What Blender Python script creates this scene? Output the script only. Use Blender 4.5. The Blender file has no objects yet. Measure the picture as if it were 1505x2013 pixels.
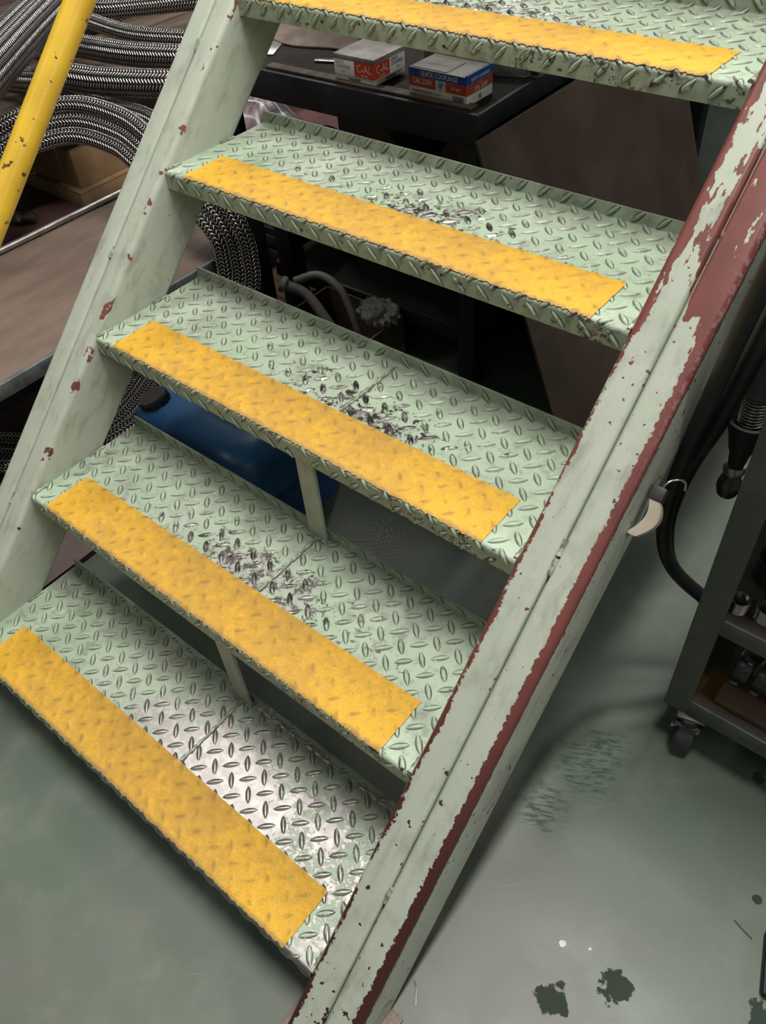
import bpy, bmesh, math, random
from mathutils import Vector, Matrix, Quaternion

random.seed(7)
scene = bpy.context.scene
COL = scene.collection
PI = math.pi

# ------------------------------------------------------------------ camera
cam_d = bpy.data.cameras.new('camera')
cam = bpy.data.objects.new('camera', cam_d)
COL.objects.link(cam)
cam_d.sensor_fit = 'HORIZONTAL'
cam_d.sensor_width = 36.0
cam_d.lens = 37.739
cam_d.clip_start = 0.02
RX = Vector((0.77108497, 0.63314265, -0.06751552))
RY = Vector((0.42373746, -0.58939966, -0.68778965))
RZ = Vector((-0.47526259, 0.50173541, -0.72276348))
m = Matrix((RX, -RY, -RZ)).transposed().to_4x4()
m.translation = Vector((1.16528, -0.10898, 1.27721))
cam.matrix_world = m
scene.camera = cam

# ------------------------------------------------------------------ world, lamps, exposure
scene.view_settings.view_transform = 'Standard'
scene.view_settings.look = 'None'
scene.view_settings.gamma = 1.0
scene.view_settings.use_curve_mapping = False
scene.view_settings.exposure = -0.10
try:
    scene.cycles.caustics_reflective = False
    scene.cycles.caustics_refractive = False
except Exception:
    pass

world = bpy.data.worlds.new('workshop_ambient')
scene.world = world
world.use_nodes = True
bgn = world.node_tree.nodes['Background']
bgn.inputs['Color'].default_value = (0.86, 0.93, 0.86, 1)
bgn.inputs['Strength'].default_value = 0.105

def tube_or_fill_lamp(x, y, z, power, sx=0.22, sy=1.25):
    l = bpy.data.lights.new('ceiling_or_fill_light', 'AREA')
    l.shape = 'RECTANGLE'
    l.size = sx
    l.size_y = sy
    l.energy = power
    l.color = (1.0, 0.97, 0.90)
    o = bpy.data.objects.new('ceiling_or_fill_light', l)
    COL.objects.link(o)
    o.location = (x, y, z)
    return o

# fluorescent rows front to back under the hall roof, plus added right fill
for yy, pw in ((-2.6, 10), (0.75, 128), (3.4, 95)):
    tube_or_fill_lamp(1.12, yy, 3.9, pw)
for yy, pw in ((-1.5, 12), (1.0, 46), (3.6, 58), (6.2, 58)):
    tube_or_fill_lamp(-1.15, yy, 3.9, pw)
for yy, pw in ((-0.8, 120), (2.0, 140)):  # added fill from far right, brightening the outer stringer face
    tube_or_fill_lamp(7.0, yy, 3.9, pw)
for yy in (4.5, 7.5):
    tube_or_fill_lamp(-3.6, yy, 3.9, 50)

# ------------------------------------------------------------------ node helpers
class NT:
    def __init__(self, name):
        self.mat = bpy.data.materials.new(name)
        self.mat.use_nodes = True
        self.t = self.mat.node_tree
        self.b = self.t.nodes['Principled BSDF']
    def n(self, typ, **kw):
        nd = self.t.nodes.new(typ)
        for k, v in kw.items():
            setattr(nd, k, v)
        return nd
    def set(self, sock, v):
        if hasattr(v, 'is_output') or isinstance(v, bpy.types.NodeSocket):
            self.t.links.new(v, sock)
        elif v is not None:
            sock.default_value = v
    def math(self, op, a, b=None, c=None, clamp=False):
        nd = self.n('ShaderNodeMath', operation=op)
        nd.use_clamp = clamp
        self.set(nd.inputs[0], a)
        if b is not None: self.set(nd.inputs[1], b)
        if c is not None: self.set(nd.inputs[2], c)
        return nd.outputs[0]
    def vmath(self, op, a, b=None):
        nd = self.n('ShaderNodeVectorMath', operation=op)
        self.set(nd.inputs[0], a)
        if b is not None: self.set(nd.inputs[1], b)
        return nd.outputs['Value'] if op in ('LENGTH', 'DISTANCE', 'DOT_PRODUCT') else nd.outputs['Vector']
    def obj(self):
        return self.n('ShaderNodeTexCoord').outputs['Object']
    def uv(self):
        return self.n('ShaderNodeTexCoord').outputs['UV']
    def pos(self):
        return self.n('ShaderNodeNewGeometry').outputs['Position']
    def xyz(self, v):
        nd = self.n('ShaderNodeSeparateXYZ'); self.set(nd.inputs[0], v)
        return nd.outputs
    def comb(self, x, y, z):
        nd = self.n('ShaderNodeCombineXYZ')
        for i, q in enumerate((x, y, z)): self.set(nd.inputs[i], q)
        return nd.outputs[0]
    def noise(self, v, scale, detail=4, rough=0.55, dist=0.0):
        nd = self.n('ShaderNodeTexNoise')
        self.set(nd.inputs['Vector'], v)
        nd.inputs['Scale'].default_value = scale
        nd.inputs['Detail'].default_value = detail
        nd.inputs['Roughness'].default_value = rough
        nd.inputs['Distortion'].default_value = dist
        return nd.outputs['Fac']
    def voro(self, v, scale, feature='F1'):
        nd = self.n('ShaderNodeTexVoronoi', feature=feature)
        self.set(nd.inputs['Vector'], v)
        nd.inputs['Scale'].default_value = scale
        return nd.outputs['Distance']
    def ss(self, v, lo, hi):
        nd = self.n('ShaderNodeMapRange', interpolation_type='SMOOTHSTEP')
        self.set(nd.inputs['Value'], v)
        self.set(nd.inputs['From Min'], lo); self.set(nd.inputs['From Max'], hi)
        return nd.outputs['Result']
    def mix(self, f, a, b):
        nd = self.n('ShaderNodeMix', data_type='RGBA')
        self.set(nd.inputs[0], f)
        for s, q in ((nd.inputs[6], a), (nd.inputs[7], b)):
            self.set(s, (*q, 1) if isinstance(q, tuple) and len(q) == 3 else q)
        return nd.outputs[2]
    def mixf(self, f, a, b):
        nd = self.n('ShaderNodeMix', data_type='FLOAT')
        self.set(nd.inputs[0], f); self.set(nd.inputs[2], a); self.set(nd.inputs[3], b)
        return nd.outputs[0]
    def attr(self, name, typ='OBJECT'):
        nd = self.n('ShaderNodeAttribute', attribute_type=typ, attribute_name=name)
        return nd.outputs['Fac']
    def bump(self, h, strength=0.3, dist=0.002):
        nd = self.n('ShaderNodeBump')
        self.set(nd.inputs['Height'], h)
        nd.inputs['Strength'].default_value = strength
        nd.inputs['Distance'].default_value = dist
        self.t.links.new(nd.outputs[0], self.b.inputs['Normal'])
    def out(self, col=None, rough=None, metal=None, spec=None, alpha=None):
        b = self.b
        if col is not None: self.set(b.inputs['Base Color'], (*col, 1) if isinstance(col, tuple) and len(col) == 3 else col)
        if rough is not None: self.set(b.inputs['Roughness'], rough)
        if metal is not None: self.set(b.inputs['Metallic'], metal)
        if spec is not None: self.set(b.inputs['Specular IOR Level'], spec)
        if alpha is not None: self.set(b.inputs['Alpha'], alpha)
        return self.mat

GREEN = (0.36, 0.465, 0.34)
GREEN2 = (0.42, 0.485, 0.39)
PRIMER = (0.175, 0.050, 0.043)
PRIMER_D = (0.055, 0.018, 0.016)

def mat_tread():
    N = NT('worn_green_checker_plate_paint')
    o = N.obj(); x, y, z = N.xyz(o)
    info = N.n('ShaderNodeObjectInfo')
    off = N.vmath('ADD', o, N.comb(N.math('MULTIPLY', info.outputs['Random'], 13.0), 0.0, 0.0))
    wear = N.attr('wear'); xc = N.attr('wear_x')
    n1 = N.noise(off, 120, 6, 0.68)
    n2 = N.noise(off, 22, 3, 0.5)
    dx = N.math('DIVIDE', N.math('SUBTRACT', x, xc), 0.20)
    dy = N.math('DIVIDE', N.math('SUBTRACT', y, 0.115), 0.055)
    g = N.math('EXPONENT', N.math('MULTIPLY', N.math('ADD', N.math('MULTIPLY', dx, dx), N.math('MULTIPLY', dy, dy)), -1.0))
    # worn nose edge towards both ends of the front edge
    ny = N.ss(y, 0.016, 0.001)
    nose = N.math('MULTIPLY', ny, N.math('MULTIPLY_ADD', N.ss(x, 0.25, 0.84), 0.5, 0.6))
    ht = N.attr('ht', 'GEOMETRY')
    s = N.math('ADD', N.math('MULTIPLY', n1, 0.75), N.math('MULTIPLY', n2, 0.45))
    s = N.math('ADD', s, N.math('MULTIPLY', g, N.math('MULTIPLY', wear, 0.225)))
    s = N.math('ADD', s, N.math('MULTIPLY', nose, 0.13))
    s = N.math('ADD', s, N.math('MULTIPLY', ht, N.math('MULTIPLY', N.math('MULTIPLY_ADD', g, 1.0, 0.1), N.math('MULTIPLY', wear, 0.12))))
    s = N.math('ADD', s, N.math('MULTIPLY', N.attr('bare'), N.math('MULTIPLY', N.ss(x, 0.25, 0.55), 0.17)))
    bare = N.ss(s, 0.775, 0.80)
    # paint
    n3 = N.noise(off, 6, 3, 0.5)
    n4 = N.noise(off, 300, 3, 0.6)
    pc = N.mix(N.ss(n3, 0.35, 0.7), GREEN, GREEN2)
    grime = N.math('ADD', N.math('MULTIPLY', N.noise(off, 60, 6, 0.68), 0.85), N.math('MULTIPLY', N.noise(off, 9, 3, 0.5), 0.35))
    pc = N.mix(N.math('MULTIPLY', N.ss(grime, 0.58, 0.78), 0.62), pc, (0.15, 0.145, 0.115))
    film = N.math('MULTIPLY', N.ss(N.math('ADD', N.noise(off, 18, 5, 0.6), N.math('MULTIPLY', N.ss(y, 0.12, 0.235), 0.22)), 0.52, 0.75), 0.45)
    pc = N.mix(film, pc, (0.19, 0.185, 0.145))
    # oily dirt packed round the raised tears, with their outline shading painted in
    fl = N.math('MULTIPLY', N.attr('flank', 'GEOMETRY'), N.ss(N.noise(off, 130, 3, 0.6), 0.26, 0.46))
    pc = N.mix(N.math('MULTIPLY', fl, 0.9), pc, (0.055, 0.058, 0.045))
    pc = N.mix(N.ss(n4, 0.70, 0.76), pc, (0.07, 0.06, 0.05))
    # bare steel: bright rubbed patches and dark oxide
    ox = N.ss(N.noise(off, 55, 4, 0.6), 0.40, 0.56)
    mc = N.mix(N.math('MULTIPLY', ox, N.math('SUBTRACT', 1.0, N.math('MULTIPLY', N.attr('bare'), 0.75))), (0.42, 0.40, 0.39), (0.085, 0.07, 0.068))
    col = N.mix(bare, pc, mc)
    rough = N.mixf(bare, N.math('MULTIPLY_ADD', n1, 0.25, 0.30), N.math('MULTIPLY_ADD', n1, 0.25, 0.26))
    N.bump(N.math('ADD', N.math('MULTIPLY', N.math('SUBTRACT', 1.0, bare), 0.5), N.math('MULTIPLY', n1, 0.5)), 0.35, 0.0012)
    return N.out(col, rough, N.math('MULTIPLY', bare, 0.9), 0.55)

def mat_stringer():
    N = NT('chipped_green_paint_over_red_primer')
    o = N.obj(); x, y, z = N.xyz(o)
    W = 0.0895
    chip = N.attr('chip')
    st = N.comb(N.math('MULTIPLY', x, 1.0), N.math('MULTIPLY', y, 1.0), N.math('MULTIPLY', z, 0.34))
    f1 = N.noise(st, 70, 6, 0.62)
    f2 = N.noise(st, 17, 4, 0.55)
    f3 = N.noise(o, 120, 5, 0.65)
    # distance from the outer and inner front corners
    do = N.math('ADD', N.math('SUBTRACT', W, x), N.math('MULTIPLY', y, 1.0))
    di = N.math('ADD', x, N.math('MULTIPLY', y, 1.0))
    no = N.math('MULTIPLY', N.math('SUBTRACT', f3, 0.5), 0.017)
    eo = N.ss(N.math('ADD', do, no), 0.0125, 0.0115)
    edgew = N.math('MULTIPLY_ADD', N.noise(o, 9, 2, 0.5), 0.026, -0.0055)
    ei = N.ss(N.math('SUBTRACT', N.math('ADD', di, no), edgew), 0.0006, -0.0006)
    # large bared zone towards the top, green flakes left along the slope
    zone = N.math('MULTIPLY', N.ss(N.math('ADD', z, N.math('MULTIPLY', N.math('SUBTRACT', f2, 0.5), 0.25)), 0.86, 1.02), 0.27)
    zone = N.math('MULTIPLY', zone, N.ss(N.math('MULTIPLY', y, -1.0), -0.012, -0.006))
    side_relief = N.math('MULTIPLY', N.ss(N.math('ABSOLUTE', N.math('SUBTRACT', x, 0.026)), 0.021, 0.005), 0.045)
    big = N.math('ADD', N.math('ADD', N.math('MULTIPLY', f1, 0.55), N.math('MULTIPLY', f2, 0.45)), N.math('SUBTRACT', zone, side_relief))
    eb = N.ss(big, 0.705, 0.712)
    # bottom end battered
    low = N.math('MULTIPLY', N.ss(z, 0.06, -0.16), 0.16)
    spots = N.ss(N.math('ADD', N.noise(o, 85, 3, 0.5), N.math('ADD', low, N.math('MULTIPLY', N.noise(o, 10, 2, 0.5), 0.12))), 0.735, 0.745)
    full = N.math('MAXIMUM', N.math('MAXIMUM', eo, ei), N.math('MAXIMUM', eb, spots))
    few = N.math('MAXIMUM', N.ss(N.noise(o, 85, 3, 0.5), 0.755, 0.765), N.math('MULTIPLY', N.ss(N.math('ADD', N.math('ADD', N.math('SUBTRACT', W, x), y), no), 0.010, 0.008), N.ss(N.noise(o, 22, 3, 0.6), 0.58, 0.60)))
    red = N.mixf(chip, few, full)
    n3 = N.noise(o, 14, 4, 0.6)
    pc = N.mix(N.ss(n3, 0.3, 0.7), (0.40, 0.45, 0.365), (0.44, 0.465, 0.405))
    grime = N.noise(st, 34, 5, 0.65)
    pc = N.mix(N.math('MULTIPLY', N.ss(grime, 0.48, 0.74), 0.60), pc, (0.20, 0.20, 0.165))
    smudge = N.noise(o, 19, 6, 0.7)
    pc = N.mix(N.math('MULTIPLY', N.ss(smudge, 0.50, 0.72), 0.45), pc, (0.23, 0.245, 0.19))
    rc = N.mix(N.ss(N.noise(o, 30, 3, 0.5), 0.35, 0.75), PRIMER, (0.135, 0.045, 0.04))
    rc = N.mix(N.ss(z, 0.62, 0.15), rc, PRIMER_D)
    col = N.mix(red, pc, rc)
    shine = N.math('MULTIPLY', N.math('MULTIPLY', N.ss(do, 0.008, 0.002), N.ss(z, 0.7, 0.95)), N.ss(f3, 0.48, 0.56))
    col = N.mix(N.math('MULTIPLY', N.math('MULTIPLY', shine, chip), 0.6), col, (0.5, 0.45, 0.43))
    N.bump(N.math('SUBTRACT', N.math('MULTIPLY', f3, 0.3), N.math('MULTIPLY', red, 0.8)), 0.4, 0.0012)
    return N.out(col, N.mixf(red, 0.47, 0.40), 0.0, 0.4)

def mat_tape():
    N = NT('gritty_yellow_anti_slip_tape')
    o = N.obj(); x, y, z = N.xyz(o)
    grit = N.noise(o, 900, 2, 0.6)
    n2 = N.noise(o, 55, 6, 0.7)
    n3 = N.noise(o, 9, 3, 0.5)
    ht = N.attr('ht', 'GEOMETRY')
    col = N.mix(N.ss(grit, 0.35, 0.68), (0.58, 0.31, 0.022), (0.80, 0.465, 0.035))
    mid = N.math('MULTIPLY', N.ss(N.math('ABSOLUTE', N.math('SUBTRACT', x, 0.42)), 0.40, 0.12), 0.16)
    dirt = N.math('ADD', N.math('ADD', N.math('MULTIPLY', n2, 0.65), N.math('MULTIPLY', n3, 0.45)), mid)
    col = N.mix(N.math('MULTIPLY', N.ss(dirt, 0.48, 0.86), 0.72), col, (0.37, 0.21, 0.05))
    sc = N.noise(N.comb(N.math('MULTIPLY', N.math('ADD', x, N.math('MULTIPLY', y, 0.8)), 40), N.math('MULTIPLY', N.math('SUBTRACT', y, N.math('MULTIPLY', x, 0.3)), 260), 0.0), 1.0, 4, 0.65)
    col = N.mix(N.math('MULTIPLY', N.ss(sc, 0.60, 0.72), 0.4), col, (0.25, 0.145, 0.04))
    col = N.mix(N.math('MULTIPLY', N.math('MULTIPLY', N.ss(ht, 0.55, 0.95), N.ss(n2, 0.36, 0.60)), 0.60), col, (0.22, 0.13, 0.035))
    edge = N.ss(N.math('ADD', y, N.math('MULTIPLY', N.math('SUBTRACT', n2, 0.5), 0.03)), 0.008, 0.001)
    col = N.mix(N.math('MULTIPLY', edge, 0.6), col, (0.22, 0.16, 0.11))
    N.bump(grit, 0.55, 0.0012)
    return N.out(col, 0.62, 0.0, 0.45)

STAINS = [(0.984, 0.575, 0.030, 0), (0.970, 0.52, 0.040, 0), (0.95, 0.42, 0.03, 0),
          (1.164, 0.265, 0.022, 1), (1.105, 0.199, 0.022, 1), (1.34, 0.348, 0.026, 1), (1.271, 0.493, 0.008, 1), (1.199, 0.674, 0.010, 1)]
def mat_floor():
    N = NT('scuffed_green_floor_paint')
    o = N.pos()
    n1 = N.noise(o, 1.6, 4, 0.55, 0.6)
    n2 = N.noise(o, 9, 5, 0.6, 0.4)
    n3 = N.noise(o, 160, 4, 0.6)
    col = N.mix(N.ss(n1, 0.36, 0.66), (0.088, 0.122, 0.092), (0.125, 0.132, 0.113))
    col = N.mix(N.math('MULTIPLY', N.ss(n2, 0.48, 0.75), 0.5), col, (0.180, 0.184, 0.158))
    col = N.mix(N.math('MULTIPLY', N.ss(N.noise(o, 4.0, 5, 0.6, 0.8), 0.55, 0.7), 0.5), col, (0.070, 0.108, 0.076))
    x, y, z = N.xyz(o)
    sc = N.comb(N.math('ADD', N.math('MULTIPLY', x, 7), N.math('MULTIPLY', y, 5)), N.math('MULTIPLY', N.math('SUBTRACT', N.math('MULTIPLY', y, 0.9), N.math('MULTIPLY', x, 1.0)), 160), 0.0)
    scr = N.ss(N.noise(sc, 1.0, 3, 0.6), 0.66, 0.74)
    col = N.mix(N.math('MULTIPLY', scr, 0.25), col, (0.30, 0.31, 0.28))
    dn = N.noise(o, 45, 4, 0.6)
    streak = N.noise(N.comb(N.math('MULTIPLY', N.math('ADD', x, N.math('MULTIPLY', y, 0.55)), 26), N.math('MULTIPLY', N.math('SUBTRACT', y, N.math('MULTIPLY', x, 0.55)), 130), 0.0), 1.0, 6, 0.7)
    wet = None
    for cx, cy, rad, hard in STAINS:
        d = N.vmath('DISTANCE', N.comb(x, y, 0.0), (cx, cy, 0.0))
        d = N.math('ADD', d, N.math('MULTIPLY', N.math('SUBTRACT', dn, 0.5), rad * 2.4))
        if hard:
            f = N.math('MULTIPLY', N.ss(d, rad * 1.02, rad * 0.9), 0.9)
            c = (0.025, 0.038, 0.028)
        else:
            f = N.math('MULTIPLY', N.math('MULTIPLY', N.ss(d, rad * 1.7, rad * 0.5), N.ss(streak, 0.46, 0.56)), 0.85)
            c = (0.05, 0.08, 0.055)
        col = N.mix(f, col, c)
        wet = f if wet is None else N.math('MAXIMUM', wet, f)
    specks = N.ss(N.noise(o, 210, 2, 0.5), 0.79, 0.81)
    col = N.mix(specks, col, (0.45, 0.45, 0.40))
    N.bump(N.math('ADD', N.math('MULTIPLY', n3, 0.4), n2), 0.12, 0.002)
    return N.out(col, N.math('ADD', N.math('MULTIPLY_ADD', n2, 0.25, 0.30), N.math('MULTIPLY', wet, 0.3)), 0.0, N.math('MULTIPLY_ADD', wet, -0.35, 0.5))

def mat_noise(name, c1, c2, scale=20, rough=0.6, metal=0.0, spec=0.4, bump=0.0, stretch=(1, 1, 1), lo=0.35, hi=0.65, detail=4):
    N = NT(name)
    mp = N.n('ShaderNodeMapping'); N.set(mp.inputs[0], N.obj()); mp.inputs['Scale'].default_value = stretch
    v = mp.outputs[0]
    f = N.noise(v, scale, detail, 0.6)
    col = N.mix(N.ss(f, lo, hi), c1, c2)
    if bump: N.bump(f, bump, 0.002)
    return N.out(col, N.math('MULTIPLY_ADD', f, 0.2, rough - 0.1), metal, spec)

def mat_braid(name, rows=18, freq=95.0, dark=(0.05, 0.045, 0.045), bright=(0.62, 0.58, 0.57)):
    N = NT(name)
    u, v, w = N.xyz(N.uv())
    a = N.math('MULTIPLY', u, float(rows))
    fr = N.math('FRACT', a)
    sg = N.math('SUBTRACT', N.math('MULTIPLY', N.math('MODULO', N.math('FLOOR', a), 2.0), 2.0), 1.0)
    t = N.math('ADD', N.math('MULTIPLY', v, freq), N.math('MULTIPLY', sg, N.math('MULTIPLY', N.math('SUBTRACT', fr, 0.5), 0.9)))
    st = N.math('MULTIPLY_ADD', N.math('SINE', N.math('MULTIPLY', t, 2 * PI)), 0.5, 0.5)
    rp = N.math('SINE', N.math('MULTIPLY', fr, PI))
    h = N.math('MULTIPLY', st, N.math('POWER', rp, 0.6))
    col = N.mix(N.ss(h, 0.22, 0.7), dark, bright)
    N.bump(h, 0.9, 0.004)
    return N.out(col, 0.30, 0.9, 0.5)

def mat_plain(name, c, rough=0.5, metal=0.0, spec=0.5, var=0.12, scale=40):
    return mat_noise(name, tuple(q * (1 - var) for q in c), tuple(min(1, q * (1 + var)) for q in c), scale, rough, metal, spec)

M = {}
M['tread'] = mat_tread()
M['stringer'] = mat_stringer()
M['tape'] = mat_tape()
M['floor'] = mat_floor()
M['weld'] = mat_noise('painted_weld_bead', (0.36, 0.42, 0.33), (0.16, 0.15, 0.13), 120, 0.42, 0.15, 0.5, 0.4)
M['foot'] = mat_noise('worn_brown_steel_plate', (0.27, 0.20, 0.165), (0.12, 0.085, 0.07), 28, 0.55, 0, 0.4, 0.2)
M['redfloor'] = mat_noise('red_brown_floor_paint', (0.115, 0.050, 0.045), (0.085, 0.045, 0.042), 6, 0.45, 0, 0.5, 0.1)
M['wood'] = mat_noise('grey_brown_plywood', (0.165, 0.118, 0.092), (0.125, 0.088, 0.068), 5, 0.62, 0, 0.35, 0.1, (3, 1.0, 3))
M['wood2'] = mat_noise('weathered_brown_timber', (0.105, 0.075, 0.055), (0.055, 0.040, 0.030), 6, 0.65, 0, 0.3, 0.2, (5, 0.7, 5))
M['edge'] = mat_noise('grey_steel_edging', (0.16, 0.175, 0.175), (0.10, 0.105, 0.10), 30, 0.5, 0.2)
M['black'] = mat_noise('dark_blue_black_steel_paint', (0.008, 0.010, 0.013), (0.015, 0.018, 0.022), 18, 0.55, 0, 0.4)
M['tabletop'] = mat_noise('oily_dark_table_board', (0.016, 0.014, 0.012), (0.045, 0.034, 0.024), 8, 0.75, 0, 0.2, 0.2, (1, 2.5, 1), 0.45, 0.75)
M['board'] = mat_noise('brown_hardboard', (0.072, 0.046, 0.039), (0.108, 0.071, 0.057), 5, 0.6, 0, 0.35, 0.05)
M['yellow'] = None
def mat_rail():
    N = NT('chipped_yellow_rail_paint')
    o = N.obj()
    f = N.noise(o, 42, 5, 0.62)
    f2 = N.noise(o, 9, 2, 0.5)
    chipm = N.ss(N.math('ADD', f, N.math('MULTIPLY', f2, 0.25)), 0.772, 0.779)
    col = N.mix(N.ss(N.noise(o, 16, 3, 0.5), 0.3, 0.75), (0.72, 0.46, 0.035), (0.60, 0.37, 0.03))
    col = N.mix(chipm, col, (0.06, 0.045, 0.03))
    N.bump(N.math('SUBTRACT', 0.0, chipm), 0.4, 0.001)
    return N.out(col, 0.33, 0, 0.5)
M['yellow'] = mat_rail()
M['braid'] = mat_braid('stainless_wire_braid', 14, 105.0, (0.025, 0.022, 0.022), (0.80, 0.75, 0.74))
M['braid_big'] = mat_braid('coarse_stainless_wire_braid', 24, 84.0, (0.025, 0.022, 0.022), (0.85, 0.80, 0.78))
M['steel'] = mat_plain('bright_steel', (0.55, 0.54, 0.53), 0.28, 1.0)
M['darksteel'] = mat_plain('dark_machined_steel', (0.10, 0.10, 0.10), 0.4, 0.9)
M['tube'] = mat_plain('grey_steel_tube', (0.38, 0.37, 0.36), 0.32, 0.9)
M['fitting'] = mat_plain('dull_brass_brown_fitting', (0.16, 0.115, 0.095), 0.4, 0.8)
M['carton'] = mat_noise('tan_cardboard', (0.38, 0.26, 0.145), (0.31, 0.205, 0.11), 9, 0.75, 0, 0.25)
M['carton_d'] = mat_noise('brown_cardboard', (0.15, 0.10, 0.065), (0.11, 0.075, 0.05), 9, 0.75, 0, 0.25)
M['blue'] = mat_noise('blue_polyethylene', (0.012, 0.075, 0.20), (0.016, 0.088, 0.225), 12, 0.36, 0, 0.5)
M['cap'] = mat_plain('black_plastic_cap', (0.035, 0.03, 0.03), 0.5)
M['cart'] = mat_noise('dull_olive_grey_cart_paint', (0.075, 0.085, 0.070), (0.105, 0.115, 0.097), 14, 0.38, 0.1, 0.5)
M['tray'] = mat_noise('greasy_steel_tray', (0.055, 0.045, 0.040), (0.10, 0.082, 0.070), 11, 0.5, 0.45, 0.5, 0.1)
def mat_rust():
    N = NT('rusty_steel_tray')
    o = N.obj()
    d = N.vmath('DISTANCE', o, (0.055, 0.05, 0.0))
    f = N.ss(N.math('ADD', d, N.math('MULTIPLY', N.math('SUBTRACT', N.noise(o, 30, 4, 0.6), 0.5), 0.05)), 0.05, 0.015)
    col = N.mix(N.noise(o, 12, 4, 0.6), (0.045, 0.04, 0.04), (0.11, 0.095, 0.085))
    col = N.mix(f, col, (0.20, 0.11, 0.035))
    return N.out(col, 0.5, 0.35, 0.5)
M['rust'] = mat_rust()
M['rubber'] = mat_plain('black_rubber', (0.012, 0.012, 0.013), 0.55)
M['wheel'] = mat_plain('grey_black_wheel_rubber', (0.045, 0.045, 0.05), 0.5)
M['grey_hose'] = mat_plain('grey_plastic_hose', (0.17, 0.165, 0.15), 0.5)
M['paper'] = mat_plain('white_printed_card', (0.76, 0.76, 0.74), 0.55, 0, 0.4, 0.05)
M['greylid'] = mat_noise('grey_dusty_card', (0.33, 0.30, 0.29), (0.20, 0.16, 0.15), 14, 0.45, 0, 0.5)
M['redprint'] = mat_plain('orange_red_print', (0.60, 0.055, 0.02), 0.5, 0, 0.4, 0.05)
M['redprint2'] = mat_plain('brick_red_print', (0.42, 0.055, 0.025), 0.5, 0, 0.4, 0.05)
M['blueprint'] = mat_plain('blue_print', (0.015, 0.075, 0.36), 0.5, 0, 0.4, 0.05)
M['ink'] = mat_plain('black_ink', (0.025, 0.025, 0.03), 0.5)
M['inkgrey'] = mat_plain('grey_ink', (0.08, 0.08, 0.085), 0.5)
M['white'] = mat_plain('white_ink', (0.70, 0.68, 0.64), 0.5)
M['beige'] = mat_plain('beige_plastic', (0.42, 0.36, 0.29), 0.45)
M['wall'] = mat_noise('grey_green_partition_paint', (0.235, 0.285, 0.265), (0.27, 0.32, 0.295), 30, 0.5)
M['cloth'] = mat_noise('dusty_pinkish_cloth', (0.24, 0.185, 0.165), (0.14, 0.105, 0.09), 9, 0.85, 0, 0.2, 0.5)
def mat_grid():
    N = NT('clear_reinforced_film_with_white_grid')
    u, v, w = N.xyz(N.uv())
    gx = N.math('LESS_THAN', N.math('FRACT', N.math('MULTIPLY', u, 24.0)), 0.10)
    gy = N.math('LESS_THAN', N.math('FRACT', N.math('MULTIPLY', v, 9.0)), 0.14)
    g = N.math('MAXIMUM', N.math('MULTIPLY', gx, 0.35), gy)
    blot = N.ss(N.noise(N.uv(), 5, 3, 0.5), 0.45, 0.6)
    base = N.mix(blot, (0.085, 0.06, 0.08), (0.26, 0.185, 0.195))
    return N.out(N.mix(g, base, (0.5, 0.45, 0.48)), 0.3, 0, 0.5)
M['grid'] = mat_grid()
def mat_film():
    N = NT('crinkled_clear_plastic')
    f = N.noise(N.obj(), 90, 3, 0.6)
    N.bump(f, 1.0, 0.01)
    N.b.inputs['Transmission Weight'].default_value = 0.8
    return N.out((0.6, 0.6, 0.6), 0.12, 0, 0.6)
M['film'] = mat_film()
M['chrome'] = mat_plain('chrome', (0.6, 0.6, 0.6), 0.15, 1.0)

# ------------------------------------------------------------------ mesh helpers
def link(name, me, mat=None, parent=None, loc=None, rot=None):
    o = bpy.data.objects.new(name, me)
    COL.objects.link(o)
    if mat is not None and me is not None:
        me.materials.clear(); me.materials.append(mat)
    if parent is not None: o.parent = parent
    if loc is not None: o.location = loc
    if rot is not None: o.rotation_euler = rot
    return o

def from_bm(name, bm, mat, parent=None, loc=None, rot=None, smooth=False):
    me = bpy.data.meshes.new(name)
    bmesh.ops.recalc_face_normals(bm, faces=bm.faces)
    bm.to_mesh(me); bm.free()
    if smooth: shade(me)
    return link(name, me, mat, parent, loc, rot)

def shade(me, angle=40):
    for p in me.polygons: p.use_smooth = True
    try: me.set_sharp_from_angle(angle=math.radians(angle))
    except Exception: pass

def thing(name, label, cat, loc=(0, 0, 0), rotz=0.0, group=None):
    o = bpy.data.objects.new(name, None)
    COL.objects.link(o)
    o.empty_display_size = 0.05
    o.location = loc; o.rotation_euler = (0, 0, rotz)
    return tag(o, label, cat, group)

def tag(o, label, cat, group=None):
    o['label'] = label; o['category'] = cat
    if group: o['group'] = group
    return o

def struct(o):
    o['kind'] = 'structure'; return o

def bm_box(bm, lo, hi, bev=0.0):
    r = bmesh.ops.create_cube(bm, size=1.0)
    vs = r['verts']
    for v in vs:
        v.co = Vector([lo[i] + (v.co[i] + 0.5) * (hi[i] - lo[i]) for i in range(3)])
    if bev:
        es = list({e for v in vs for e in v.link_edges})
        bmesh.ops.bevel(bm, geom=es, offset=bev, segments=2, profile=0.5, affect='EDGES')
    return vs

def box(name, lo, hi, mat, parent=None, bev=0.0, loc=None, rot=None):
    bm = bmesh.new(); bm_box(bm, lo, hi, bev)
    return from_bm(name, bm, mat, parent, loc, rot, smooth=bool(bev))

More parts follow.
